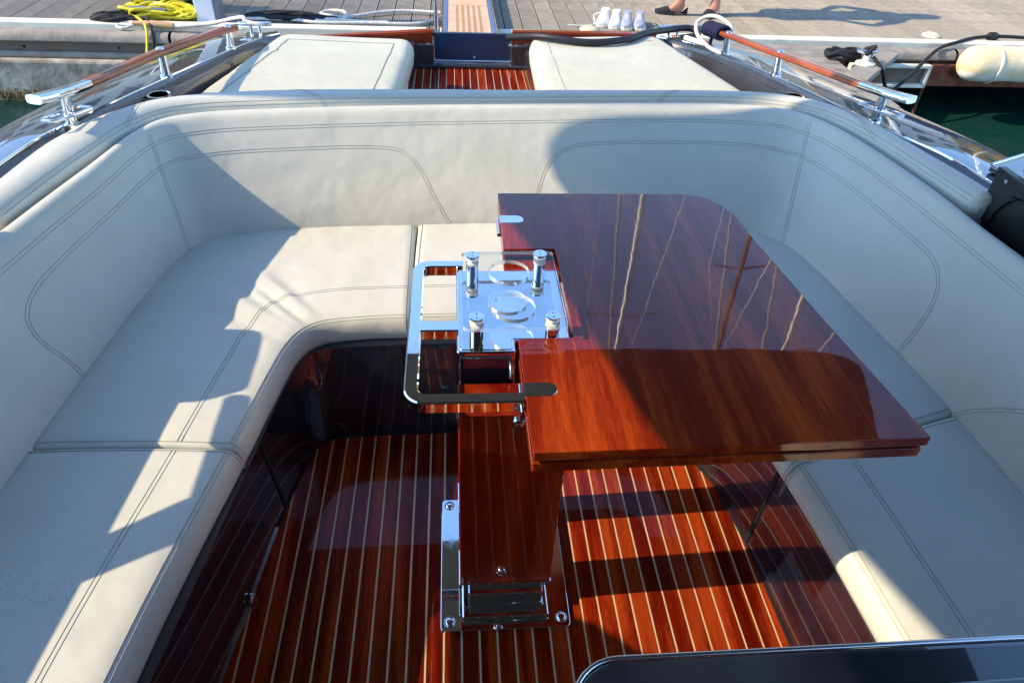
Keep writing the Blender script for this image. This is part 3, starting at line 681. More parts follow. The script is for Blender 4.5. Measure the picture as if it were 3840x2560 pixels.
# pedestal: two mahogany clad posts on a mirror base plate
for y0, y1 in ((1.11, 1.222), (1.385, 1.478)):
    po = obj('pedestal_post', MB().prism(round_poly([(0, y0), (.260, y0), (.260, y1), (0, y1)], .004, 2), .104, .778, .002, 1), 'mahogany_post', tb)
    if y0 < 1.2:
        obj('screw_cap', MB().lathe((.117, y0, .165), [(.0145, 0), (.0145, -.006), (.0116, -.0095), (0, -.0105)], 20, 'Y'), 'chrome', po)
        obj('screw_cap', MB().lathe((.138, y0, .765), [(.0145, 0), (.0145, -.008), (.0115, -.0115), (0, -.0125)], 20, 'Y'), 'chrome', po)
    obj('post_collar', MB().box((.130, (y0 + y1) / 2, .094), (.266, y1 - y0 + .006, .020), bev=.003), 'chrome', po)
bp = obj('base_plate', MB().prism(round_poly([(-.057, 1.018), (.318, 1.018), (.322, 1.482), (-.057, 1.482)], .014, 4), .0006, .0125, .002, 2), 'chrome_plate', tb)
obj('base_foot', MB().prism(round_poly([(.006, 1.044), (.255, 1.044), (.255, 1.46), (.006, 1.46)], .006, 3), .012, .034, .004, 2), 'chrome', bp)
obj('base_neck', MB().prism(round_poly([(.024, 1.085), (.238, 1.085), (.238, 1.44), (.024, 1.44)], .008, 3), .033, .087, .003, 2), 'chrome', bp)
for x, y in ((-.031, 1.046), (.293, 1.048), (-.031, 1.456), (.295, 1.456)):
    obj('screw_cap', MB().lathe((x, y, .012), [(.0165, 0), (.0165, .003), (.013, .0075), (.006, .009), (0, .0092)], 20), 'chrome', bp)

# ================================================================== HAND RAILS
def rail(pts, stations, label, flip):
    t = thing('hand_rail', label, 'hand rail', tuple(Vector(stations[0])), 'hand rails along the side decks')
    P = [Vector(p) for p in crv(pts, 10)]; n = len(P)
    def sweep(a, b, wd, ht, m, name, taper=0):
        rows = []
        for i in range(a, b + 1):
            tg = (P[min(i + 1, n - 1)] - P[max(i - 1, 0)]).normalized(); x = Vector((tg.y, -tg.x, 0)).normalized(); y = x.cross(tg).normalized()
            rows.append([P[i] + x * wd * .5 * math.copysign(abs(math.cos(k * math.pi / 8)) ** .55, math.cos(k * math.pi / 8)) + y * ht * .5 * math.copysign(abs(math.sin(k * math.pi / 8)) ** .55, math.sin(k * math.pi / 8)) for k in range(16)])
        mb = MB().grid(rows, cv=True); mb.add(rows[0], [tuple(range(16))[::-1]]); mb.add(rows[-1], [tuple(range(16))])
        return obj(name, mb, m, t)
    sweep(0, 11, .062, .032, 'chrome', 'end_cap'); sweep(11, n - 7, .058, .030, 'mahogany_rail', 'wood_grip'); sweep(n - 7, n - 1, .044, .028, 'chrome', 'end_cap')
    for k, b in enumerate(stations):
        b = Vector(b); q = min(P, key=lambda p: (p.to_2d() - b.to_2d()).length)
        st = obj('stanchion', MB().tube([b - Vector((0, 0, .02)), Vector((b.x * .4 + q.x * .6, b.y * .4 + q.y * .6, b.z * .4 + q.z * .6)), (q.x, q.y, q.z - .004)], [.021, .019, .019], 16), 'chrome', t)
        obj('foot_flange', MB().lathe(tuple(b), [(.027, -.012), (.027, .004), (.021, .008), (.019, .009)], 20), 'chrome', st)
        if k == 0:
            d = (P[12] - P[0]).normalized(); x = Vector((d.y, -d.x, 0)).normalized(); c = b.lerp(q, .36); lp = [c + d * a * .085 + x * e * .032 for a, e in ((-1.3, -.9), (-1.45, -.5), (-1.45, .5), (-1.3, .9), (1.0, 1), (1.15, .6), (1.15, -.6), (1.0, -1))]
            obj('towel_ring', MB().bar([tuple(v) for v in lp], .011, .010, closed=True, bev=.002), 'chrome', st)
        else:
            obj('rail_bolt', MB().lathe((q.x, q.y, q.z + .012), [(.019, 0), (.019, .006), (.012, .011), (0, .0115)], 16), 'chrome', st)
    return t
rail([(-1.436, 2.47, .982), (-1.388, 2.68, .953), (-1.347, 3.425, .858), (-1.30, 3.80, .811), (-1.236, 4.144, .768), (-1.206, 4.235, .757)],
     [(-1.412, 2.604, .842), (-1.351, 3.425, .752), (-1.243, 4.144, .672)], 'mahogany grip rail on chrome stanchions, bare of any rope', 1)
rail([(1.863, 2.70, .950), (1.800, 2.90, .926), (1.725, 3.703, .825), (1.685, 4.05, .785), (1.632, 4.39, .748), (1.588, 4.63, .720)],
     [(1.822, 2.834, .822), (1.733, 3.703, .725), (1.655, 4.30, .655)], 'mahogany grip rail with navy rope wound round its stern end', -1)

# ================================================================== FOLDING SIDE SEATS on the coamings
def side_seat(x0, x1, sg, label):
    xm = (x0 + x1) / 2; t = thing('side_seat', label, 'folding seat', (xm, 1.6, .6), 'folding side seats')
    obj('side_plate', MB().box((x0, 1.58, .80), (.012, .98, .30), bev=.003), 'black_plate', t)
    obj('top_rail', MB().box((x0 + sg * .006, 1.58, .937), (.030, .985, .030), bev=.004), 'black_plate', t)
    cu = MB().prism(round_poly([(x0 + sg * .035, 1.10), (x1, 1.10), (x1, 2.05), (x0 + sg * .035, 2.05)], .05, 5), .945, 1.00, .018, 4); obj('cushion', cu, 'seat_vinyl', t)
    rows = []
    for k in range(11):
        a = R(100 - 10 * k); q = Vector((0, 1.93 + .10 * math.cos(a) - .04, .80 + .13 * math.sin(a) - .02))
        rows.append([(x0 - sg * .006, q.y, q.z), (x0 - sg * .016, q.y, q.z), (x0 - sg * .016, q.y + .045, q.z - .008), (x0 - sg * .006, q.y + .045, q.z - .008)])
    obj('hinge_arm', MB().grid(rows, cv=True, smooth=False), 'black_rubber', t)
    for y, z in ((2.01, .925), (1.60, .925), (1.20, .925), (1.90, .70), (1.55, .70)):
        obj('bolt', MB().lathe((x0 - sg * .006, y, z), [(.007, 0), (.007, -sg * .004), (0, -sg * .005)], 12, 'X'), 'chrome', t)
    obj('frame', MB().box((xm, 1.58, .70), (abs(x1 - x0) - .02, .9, .05), bev=.005), 'black_plate', t)
side_seat(1.840, 2.12, 1, 'black folding side seat with grey cushion beside the dark deflector')
obj('side_well', MB().prism([(1.70, .2), (2.02, .2), (1.98, 2.12), (1.70, 2.12)], .30, .55), 'gap_black', boat)
obj('side_well', MB().prism([(-1.60, .2), (-1.30, .2), (-1.28, 2.10), (-1.58, 2.10)], .30, .55), 'gap_black', boat)
wd = MB(); wd.prism([(1.945, 2.235), (2.155, 2.335), (2.36, 2.40), (2.36, 1.2), (2.14, 1.2)], .858, .880, .004)
dfl = tag(obj('wind_deflector', wd, 'glass_dark'), 'dark tinted wind deflector panel with a pale rim above the hull', 'deflector')
obj('rim', MB().tube([(1.945, 2.235, .884), (2.155, 2.335, .884), (2.36, 2.40, .884)], .006, 8), 'steel_satin', dfl)

hs_ = thing('shadow_seat', 'unseen black seat shape added above the port bench to cast its shadows', 'seat', (-1.5, 1.3, .55))  # unseen seat shape, added to throw the jagged shadows on the port bench
def yz(poly, x0, x1, bev=.008):
    bm = bmesh.new(); f = bm.faces.new([bm.verts.new((x0, y, z)) for y, z in poly]); r = bmesh.ops.extrude_face_region(bm, geom=[f])
    bmesh.ops.translate(bm, vec=(x1 - x0, 0, 0), verts=[e for e in r['geom'] if isinstance(e, bmesh.types.BMVert)]); bmesh.ops.recalc_face_normals(bm, faces=bm.faces[:])
    bmesh.ops.bevel(bm, geom=bm.edges[:], offset=bev, segments=2, affect='EDGES'); mb = MB(); return mb.bm(bm, False)
obj('seat_frame', yz([(1.47, .56), (1.86, .56), (1.84, 1.03), (1.79, 1.052), (1.55, 1.05), (1.50, .97)], -1.56, -1.46), 'black_plate', hs_)  # part outlines follow the shadow edges wanted on cushion and floor
obj('armrest', yz([(1.10, 1.030), (1.52, 1.030), (1.53, 1.055), (1.50, 1.066), (1.12, 1.066)], -1.505, -1.46, .008), 'black_plate', hs_)
obj('strut', yz([(.86, .84), (.96, .84), (1.15, 1.05), (1.03, 1.06)], -1.53, -1.49), 'black_plate', hs_)
obj('backrest', yz([(.45, 1.058), (.92, 1.060), (1.05, 1.065), (.97, 1.34), (.84, 1.46), (.50, 1.50)], -1.50, -1.44, .015), 'seat_vinyl', hs_)
obj('pedestal', yz([(.30, .55), (.50, .55), (.60, 1.08), (.47, 1.08)], -1.55, -1.47), 'black_plate', hs_)
hb = thing('helm_bench', 'dark helm bench standing behind the photographer', 'bench', (.2, -.75, 0))
obj('seat_base', MB().box((.2, -.95, .32), (2.5, .5, .62), bev=.02), 'navy_gloss', hb)
obj('backrest', MB().box((.2, -.66, .86), (2.5, .12, .50), bev=.04), 'cloth_dark', hb)
obj('dashboard', MB().box((.2, -2.1, .55), (3.3, .5, 1.1), bev=.03), 'navy_gloss', boat)
ws = MB().grid([[(.2 + 1.75 * math.sin(R(a_)), -2.6 + .5 * math.cos(R(a_)) + t_ * .25, 1.08 + .75 * t_) for a_ in range(-84, 85, 12)] for t_ in (0, .5, 1)]); obj('windscreen', ws, 'glass_dark', boat)

# ================================================================== DECK FITTINGS
def cleat(c, ang, L, label):
    t = thing('deck_cleat', label, 'cleat', c, 'chrome deck cleats')
    d = Vector((math.cos(ang), math.sin(ang), 0)); c = Vector(c)
    ps = [c + d * L * a + Vector((0, 0, .062 + b)) for a, b in ((-.5, .004), (-.46, .001), (-.2, 0), (.2, 0), (.46, .001), (.5, .004))]
    obj('horn', MB().tube(ps, [.009, .013, .014, .014, .013, .009], 12), 'chrome', t)
    for a in (-.13, .13): obj('leg', MB().tube([c + d * L * a - Vector((0, 0, .02)), c + d * L * a + Vector((0, 0, .06))], .010, 12), 'chrome', t)
    obj('foot', MB().prism(round_poly([tuple((c + d * a + Vector((-d.y, d.x, 0)) * b)[:2]) for a, b in ((-.06, -.02), (.06, -.02), (.06, .02), (-.06, .02))], .012, 3), c.z - .004, c.z + .006), 'chrome', t)
cleat((1.50, 4.93, .572), R(10), .24, 'chrome cleat by the loop of black mooring hose')
cleat((-1.225, 4.66, .600), R(2), .20, 'chrome cleat holding the white spliced mooring line')
obj_h = [(.36, 4.80, .575), (.42, 4.62, .63), (.544, 4.42, .690), (.80, 4.33, .688), (1.05, 4.40, .690), (1.22, 4.60, .675), (1.42, 4.84, .635), (1.58, 4.93, .628), (1.655, 4.90, .622), (1.63, 4.82, .612), (1.52, 4.80, .60)]
tag(obj('mooring_hose', MB().tube(crv(obj_h, 8), .0205, 12), 'black_rubber'), 'thick black rubber-sleeved line lying across the sunlit sun pad', 'mooring line')
# navy rope wound round the rail's stern end, white rope looped over it
ax0, ax1 = Vector((1.638, 4.35, .753)), Vector((1.604, 4.55, .731)); d = (ax1 - ax0).normalized(); x = Vector((d.y, -d.x, 0)).normalized(); y = x.cross(d)
pth = [ax0.lerp(ax1, k / 110) + (x * math.cos(k * .40) * .045 + y * math.sin(k * .40) * .036) for k in range(111)]
pth += [ax1 + x * .045 + y * (-.02 - .012 * k) + d * (.004 * k) for k in range(1, 9)]
tag(obj('navy_rope', MB().tube(pth, .0115, 8), 'rope_navy'), 'navy rope wound in tight turns round the rail end', 'rope')
wl = [(1.655, 4.36, .70), (1.700, 4.40, .765), (1.66, 4.50, .800), (1.60, 4.57, .795), (1.535, 4.57, .755), (1.53, 4.50, .70), (1.585, 4.40, .655), (1.64, 4.30, .645)]
tag(obj('white_rope', MB().tube(crv(wl, 8), .012, 8), 'rope_white'), 'white rope looped over the navy rope on the rail', 'rope')
tag(obj('white_roller', MB().tube([(1.50, 4.665, .640), (1.505, 4.655, .640), (1.575, 4.475, .655), (1.58, 4.465, .655)], [.006, .016, .016, .006], 12), 'nylon_white'), 'short white roller lying on the deck below the wound rope', 'roller')
def clear_holder(c, label):
    t = thing('cup_holder', label, 'cup holder', c, 'clear cup holders behind the bolster')
    x, y, z = c
    obj('bracket', MB().box((x, y, z + .035), (.10, .006, .07), bev=.002, rz=R(20)), 'acrylic', t)
    obj('ring', MB().lathe((x, y - .06, z + .05), [(.050, 0), (.050, .008), (.040, .008), (.040, 0)], 28), 'chrome', t)
clear_holder((-1.30, 3.22, .70), 'clear cup holder behind the bolster next to the shaded pad corner')
clear_holder((1.665, 3.36, .69), 'clear cup holder behind the bolster beside the fully sunlit pad')

# ================================================================== DOCK
ZD = .40
dock = struct('dock', MB().box((1.5, 7.0, ZD - .06), (26, 2.9, .05)), 'gap_black')
w_, n_ = .139, 11; rows = []
sec = []
for k in range(n_):
    a = -w_ / 2 + w_ * k / n_; b = w_ / n_; sec += [(a + b * .1, -.004), (a + b * .28, 0), (a + b * .72, 0), (a + b * .9, -.004)]
sec = [(-w_ / 2, -.028)] + sec + [(w_ / 2, -.028)]
pk = MB().grid([[(q[0], yy, q[1]) for q in sec] for yy in (0, 2.8)], smooth=False); pk.add([(q[0], 0, q[1]) for q in sec], [tuple(range(len(sec)))])
pkm = pk.mesh('plank'); pkm.materials.append(MATS['dock_plank'])
for k in range(-46, 74):
    o = obj('plank', pkm, None, dock); o.location = (.035 + .1455 * k, 5.615 + random.uniform(-.004, .004), ZD + random.uniform(-.0015, .0015))
def dpart(name, mb, m): return obj(name, mb, m, dock)
dpart('edge_trim', MB().box((-5.2, 5.555, ZD - .008), (10.0, .105, .05), bev=.008), 'dock_trim')
dpart('edge_trim', MB().box((6.7, 5.555, ZD - .008), (13.6, .105, .05), bev=.008), 'dock_trim')
for x0, x1 in ((-10.2, -6.1), (-6.08, -2.05), (-2.03, .9), (.92, 3.95), (3.97, 8)):
    rows = []
    for k in range(25):
        x = x0 + (x1 - x0) * k / 24; j = .004 * math.sin(k * 1.7) + .003 * math.sin(k * 3.1 + 1)
        rows.append([(x, 5.505, .375), (x, 5.47, .382 + j), (x, 5.425, .372 + j), (x, 5.402, .350), (x, 5.398, .318), (x, 5.41, .305), (x, 5.505, .30)])
    dpart('fender_beam', MB().grid(rows, smooth=True), 'old_timber')
    dpart('channel_web', MB().box(((x0 + x1) / 2, 5.47, .26), (x1 - x0, .03, .12)), 'rusty_channel')
    dpart('channel_flange', MB().tube([(x0, 5.43, .216), (x1, 5.43, .216)], .024, 10), 'old_timber')
for x in [(-9.6 + k * .31) for k in range(58)]:
    if random.random() < .8: dpart('bolt', MB().lathe((x + random.uniform(-.05, .05), 5.456, .262), [(.010, .004), (.010, -.004), (0, -.008)], 8, 'Y'), 'gap_black')
tag(obj('concrete_float', MB().prism(round_poly([(-9.5, 5.36), (-2.22, 5.36), (-2.16, 5.50), (-2.16, 6.9), (-9.5, 6.9)], .02), -.6, .195, .02, 2), 'concrete'), 'weathered grey concrete float carrying the dock above the weed line', 'float')
wmb = MB()
for k in range(1500):
    x = random.uniform(-6.5, -2.17); z = -.045 + random.gauss(0, .018); h = random.uniform(.02, .05); a = random.uniform(-.5, .5)
    b = Vector((x, 5.358, z)); wmb.add([b, b + Vector((.012, -.004, 0)), b + Vector((.006 + a * .02, -random.uniform(.01, .035), -h))], [(0, 1, 2)])
so = obj('seaweed', wmb, 'seaweed'); so['kind'] = 'stuff'; so['label'] = 'brown seaweed fringe along the waterline of the concrete float'
# cream plastic caps on the planking
for x, y, lab in ((1.06, 5.70, 'cream domed cap on the planks beside the white shoes'), (3.92, 5.76, 'cream domed cap on the planks above the foam fender')):
    tag(obj('plank_cap', MB().lathe((x, y, ZD), [(.075, -.004), (.072, .008), (.05, .020), (.02, .025), (0, .0255)], 24), 'cap_cream'), lab, 'cap', 'cream caps on the dock')

pile = thing('shadow_pile', 'unseen tall timber pile added off the port side to shade the bolster', 'pile', (-2.95, 2.885, -.1))  # unseen occluder, added to lay a band of shade along the bolster
obj('shaft', MB().lathe((-2.95, 2.885, -.6), [(.10, 0), (.095, 2.4), (.085, 5.1), (.075, 5.15), (0, 5.16)], 20), 'old_timber', pile)
obj('cap', MB().lathe((-2.95, 2.885, 4.55), [(.095, 0), (.095, .03), (0, .14)], 20), 'steel_satin', pile)

# finger pier on the starboard side and its corner brace
fg = thing('finger_pier', 'weathered grey board finger pier beside the starboard hull', 'pier', (2.5, 4.0, -.1))
for k in range(24):
    y = 5.325 - k * .148
    o = obj('board', MB().box((2.545, y, .350), (.63, .140, .032), bev=.004), 'old_timber', fg); o.location.z += random.uniform(-.002, .002)
obj('edge_beam', MB().box((2.835, 3.6, .31), (.05, 3.7, .10), bev=.006), 'old_timber', fg)
obj('edge_beam', MB().box((2.255, 3.6, .31), (.05, 3.7, .10), bev=.006), 'old_timber', fg)
obj('pier_float', MB().box((2.545, 3.6, .05), (.5, 3.4, .40), bev=.02), 'concrete', fg)
a = math.atan2(5.36 - 4.80, 3.36 - 2.86)
tag(obj('corner_brace', MB().box((3.10, 5.09, .352), (.82, .165, .05), rz=a, bev=.008), 'old_timber'), 'diagonal grey timber brace between finger pier and dock', 'brace')
fw = thing('steel_bracket', 'white rust-stained steel bracket under the dock edge by the brace', 'bracket', (3.5, 5.38, .12))
for c, dd in (((3.42, 5.37, .275), (.66, .05, .025)), ((3.42, 5.37, .125), (.66, .05, .025)), ((3.74, 5.37, .20), (.028, .05, .16)), ((3.10, 5.37, .20), (.028, .05, .16))):
    obj('frame_bar', MB().box(c, dd, bev=.005), 'fender_skin', fw)
obj('back_plate', MB().box((3.42, 5.40, .20), (.62, .01, .14)), 'rusty_channel', fw)
tag(obj('rusty_beam', MB().box((4.3, 5.42, .20), (1.05, .07, .17), bev=.01), 'rust_red'), 'rusty red steel beam under the dock beside the foam fender', 'beam')
fd = thing('foam_fender', 'cream foam cylinder fender strapped to the dock edge', 'fender', (4.4, 5.24, .2))
prof = [(.02, 0), (.085, .012), (.118, .05), (.128, .10)]
obj('foam', MB().lathe((3.90, 5.235, .345), prof + [(.128 + .003 * math.sin(k), .1 + k * .06) for k in range(1, 24)] + [(.12, 1.5), (0, 1.53)], 32, 'X'), 'fender_foam', fd)
for x in (4.13, 4.62, 5.1): obj('strap', MB().tube([(x, 5.235 + .133 * math.cos(2 * math.pi * k / 28), .345 + .133 * math.sin(2 * math.pi * k / 28)) for k in range(28)], .011, 8, closed=True), 'fender_skin', fd)

# ropes and cables --------------------------------------------------
def tangle(c, rx, ry, n, r, h, seed, pts=9, rot=0):
    rn = random.Random(seed); path = []
    for k in range(n * pts):
        a = 2 * math.pi * k / pts; q = 1 + rn.uniform(-.28, .28)
        xx, yy = rx * q * math.cos(a) + rn.uniform(-.12, .12) * rx, ry * q * math.sin(a) + rn.uniform(-.12, .12) * ry
        path.append((c[0] + xx * math.cos(rot) - yy * math.sin(rot), c[1] + xx * math.sin(rot) + yy * math.cos(rot), c[2] + r + rn.uniform(0, h) * (1 - .3 * abs(math.cos(a)))))
    return crv(path, 5)
tag(obj('yellow_cable', MB().tube(tangle((-2.16, 5.77, ZD), .25, .11, 7, .0095, .08, 3, rot=.10) + tangle((-2.05, 5.72, ZD + .02), .17, .07, 6, .0095, .09, 8, pts=7, rot=-.2) + tangle((-2.28, 5.72, ZD + .02), .16, .10, 4, .0095, .10, 18, pts=6, rot=.5) + crv([(-2.38, 5.66, .45), (-2.25, 5.52, .44), (-2.19, 5.42, .40), (-2.20, 5.30, .22), (-2.18, 5.0, .05), (-2.05, 4.6, -.12)], 6), .0095, 7), 'cable_yellow'), 'tangled yellow shore power cable heaped by the white post', 'cable')
tag(obj('yellow_cable_coil', MB().tube(tangle((-2.33, 6.0, ZD), .16, .14, 6, .010, .14, 13), .010, 7), 'cable_yellow'), 'loose yellow cable coil behind the tangled heap', 'cable')
tag(obj('black_rope_coil', MB().tube(tangle((-2.45, 5.60, ZD + .005), .15, .055, 8, .010, .05, 5), .010, 7), 'rope_black'), 'flat coil of thin black rope under the yellow cable', 'rope')
tag(obj('black_cable', MB().tube(crv([(-2.28, 5.56, .44), (-2.20, 5.50, .46), (-2.15, 5.41, .38), (-2.15, 5.28, .18), (-2.13, 5.0, .03), (-2.0, 4.6, -.12)], 6), .009, 7), 'rope_black'), 'black cable hanging off the dock beside the yellow cable', 'cable')
tag(obj('grey_plug', MB().tube([(-2.40, 5.645, .475), (-2.30, 5.655, .485), (-2.10, 5.640, .48)], [.016, .020, .016], 10), 'grey_plastic'), 'grey cable connector wrapped in black tape on the heap', 'plug')
ml = thing('mooring_line', 'white spliced mooring line from the dock to the port stern cleat', 'rope', (-2.3, 5.5, ZD))
obj('rope', MB().tube(crv([(-2.02, 5.47, .415), (-1.9, 5.45, .43), (-1.7, 5.38, .47), (-1.5, 5.2, .55), (-1.34, 4.86, .645), (-1.28, 4.68, .668), (-1.18, 4.64, .665), (-1.16, 4.70, .655)], 8), [.016] * 18 + [.0125] * 39, 8), 'rope_white', ml)
obj('leather_sleeve', MB().tube([(-2.30, 5.49, .43), (-2.16, 5.475, .428), (-2.01, 5.468, .417)], [.012, .026, .024], 12), 'leather_tan', ml)
obj('eye', MB().tube(crv([(-2.28, 5.50, .42), (-2.36, 5.46, .40), (-2.42, 5.50, .405), (-2.34, 5.54, .42), (-2.26, 5.50, .425)], 6), .010, 7), 'rope_white', ml)
tag(obj('white_dock_line', MB().tube(crv([(-.10, 5.97, .43), (-.32, 6.02, .425), (-.53, 5.985, .425), (-.75, 5.86, .42), (-.85, 5.80, .42), (-.96, 5.85, .42), (-1.03, 5.90, .42), (-.97, 5.95, .43), (-.86, 5.90, .44), (-.82, 5.80, .435), (-.86, 5.72, .42), (-1.0, 5.69, .42), (-1.04, 5.74, .42), (-.9, 5.72, .425), (-.7, 5.70, .42), (-.5, 5.70, .42)], 8), .0125, 8), 'rope_white'), 'white braided rope looped on the planks beside the gangway', 'rope')
tag(obj('pale_dock_line', MB().tube(crv([(-1.55, 5.70, .42), (-1.3, 5.72, .42), (-1.15, 5.69, .42), (-1.0, 5.645, .42), (-.67, 5.665, .42), (-.34, 5.665, .42), (-.2, 5.72, .425), (-.08, 5.79, .45), (-.02, 5.82, .47)], 8), .0125, 8), 'rope_white'), 'straight white braided rope lying along the dock edge', 'rope')
tag(obj('dark_hose', MB().tube(tangle((-1.25, 5.78, ZD), .30, .07, 4, .012, .03, 9, rot=-.05), .012, 7), 'rope_black'), 'dark hose lying in flat loops behind the white ropes', 'hose')
tag(obj('rusty_chain', MB().tube(crv([(3.80, 5.44, .30), (3.79, 5.40, .22), (3.78, 5.40, .10), (3.75, 5.36, -.04), (3.72, 5.30, -.14)], 6), .012, 7), 'rope_rust'), 'rusty red rope hanging from the dock into the water', 'rope')
# black rope on the finger pier cleat
pc = thing('pier_cleat', 'galvanised cleat on the finger pier holding black rope', 'cleat', (3.0, 5.09, .375))
obj('base', MB().lathe((3.02, 5.06, .375), [(.07, 0), (.07, .012), (.03, .025), (.022, .07)], 16), 'fender_skin', pc)
obj('horn', MB().tube([(2.95, 5.10, .46), (3.02, 5.09, .452), (3.09, 5.08, .46)], [.012, .018, .012], 10), 'steel_satin', pc)
tag(obj('black_mooring_rope', MB().tube(tangle((2.92, 5.20, .375), .13, .05, 5, .0145, .05, 21) + crv([(3.02, 5.11, .47), (3.05, 5.05, .50), (3.00, 5.05, .45), (3.07, 5.12, .46), (3.04, 5.06, .42)], 6), .0145, 8), 'rope_black'), 'heap of black rope piled round the pier cleat', 'rope')
tag(obj('black_stern_rope', MB().tube(crv([(3.06, 5.05, .43), (3.12, 4.98, .36), (3.20, 5.0, .24), (3.30, 5.06, .19), (3.45, 5.16, .24), (3.62, 5.28, .34), (3.80, 5.42, .40), (3.98, 5.50, .425), (4.20, 5.62, .43), (4.42, 5.64, .44), (4.8, 5.68, .42)], 8), .0135, 8), 'rope_black'), 'black rope sagging from the pier cleat to the dock', 'rope')
tag(obj('black_rope_knot', MB().tube(tangle((4.36, 5.645, .41), .035, .022, 4, .013, .04, 4), .013, 7), 'rope_black'), 'knot in the black rope on the dock edge', 'knot')

# power post and hose reel ------------------------------------------
pw = thing('power_post', 'white square power post standing on the dock by yellow cable', 'post', (-1.81, 5.72, ZD))
obj('column', MB().box((-1.83, 5.72, 1.0), (.135, .15, 1.20), bev=.006), 'post_white', pw)
obj('side_panel', MB().box((-1.745, 5.725, 1.0), (.034, .145, 1.20), bev=.004), 'grey_plastic', pw)
obj('base_plate', MB().box((-1.81, 5.72, .406), (.22, .20, .012), bev=.003), 'steel_satin', pw)
obj('head', MB().prism(round_poly([(-1.91, 5.63), (-1.72, 5.63), (-1.72, 5.81), (-1.91, 5.81)], .02), 1.6, 1.68, .015), 'post_white', pw)
hr = thing('hose_reel', 'green garden hose wound on a grey stand by the white post', 'hose reel', (-2.03, 6.12, ZD))
gp = []
for k in range(14 * 16):
    a = 2 * math.pi * k / 16; rr_ = .19 + .03 * math.sin(k * .9); gp.append((-2.08 + rr_ * math.cos(a), 5.92 + .20 * k / 224 + .01 * math.sin(k * 2.2), .605 + rr_ * math.sin(a)))
obj('hose', MB().tube(gp, .0105, 7), 'hose_green', hr)
obj('drum', MB().lathe((-2.08, 5.90, .605), [(.12, 0), (.12, .24)], 24, 'Y'), 'grey_plastic', hr)
for y in (5.885, 6.155): obj('stand', MB().tube([(-2.30, y, .40), (-2.24, y, .50), (-2.08, y, .62), (-1.97, y, .50), (-1.93, y, .40)], .014, 8), 'grey_plastic', hr)
tag(obj('white_hose', MB().tube(crv([(-2.42, 5.95, .95), (-2.33, 5.86, .66), (-2.2, 5.80, .58), (-2.08, 5.82, .60), (-1.98, 5.88, .72), (-1.94, 5.95, .95), (-2.1, 6.0, 1.10), (-2.3, 6.0, 1.08)], 8, True), .011, 8, closed=True), 'nylon_white'), 'loop of white hose hanging over the yellow cable', 'hose')

# gangway -----------------------------------------------------------
gw = thing('gangway', 'pale teak gangway with blue rims bridging boat and dock', 'gangway', (.12, 5.9, ZD))
GZ = lambda y: .515 + .004 * (y - 5)
y0, y1 = 4.93, 7.1
fr_ = obj('deck_panel', MB().box((.115, (y0 + 5.83) / 2, .512), (.302, 5.83 - y0, .022), bev=.002), 'gang_teak', gw)
fr2 = obj('deck_panel', MB().box((.115, (5.836 + y1) / 2, .512), (.302, y1 - 5.836, .022), bev=.002), 'gang_teak', gw)
hm = MB().box((0, 0, 0), (.020, .007, .0016)).mesh('slot'); hm.materials.append(MATS['gang_hole'])
for i in range(5):
    for k in range(42):
        o = obj('slot', hm, None, fr_ if k * .0205 + 4.97 < 5.82 else fr2); o.location = (.030 + i * .042, 4.97 + k * .0205, .5235)
for x in (-.053, .283): obj('side_rim', MB().box((x, (y0 + y1) / 2, .508), (.030, y1 - y0, .032), bev=.004), 'gang_blue', gw)
for x in (-.075, .304): obj('outer_tube', MB().tube([(x, y0, .505), (x, y1, .505)], .009, 10), 'chrome', gw)
obj('hand_post', MB().tube([(-.115, 5.06, .50), (-.125, 5.06, 1.45)], .012, 10), 'chrome', gw)
obj('post_socket', MB().box((-.095, 5.06, .51), (.06, .04, .03), bev=.004), 'chrome', gw)

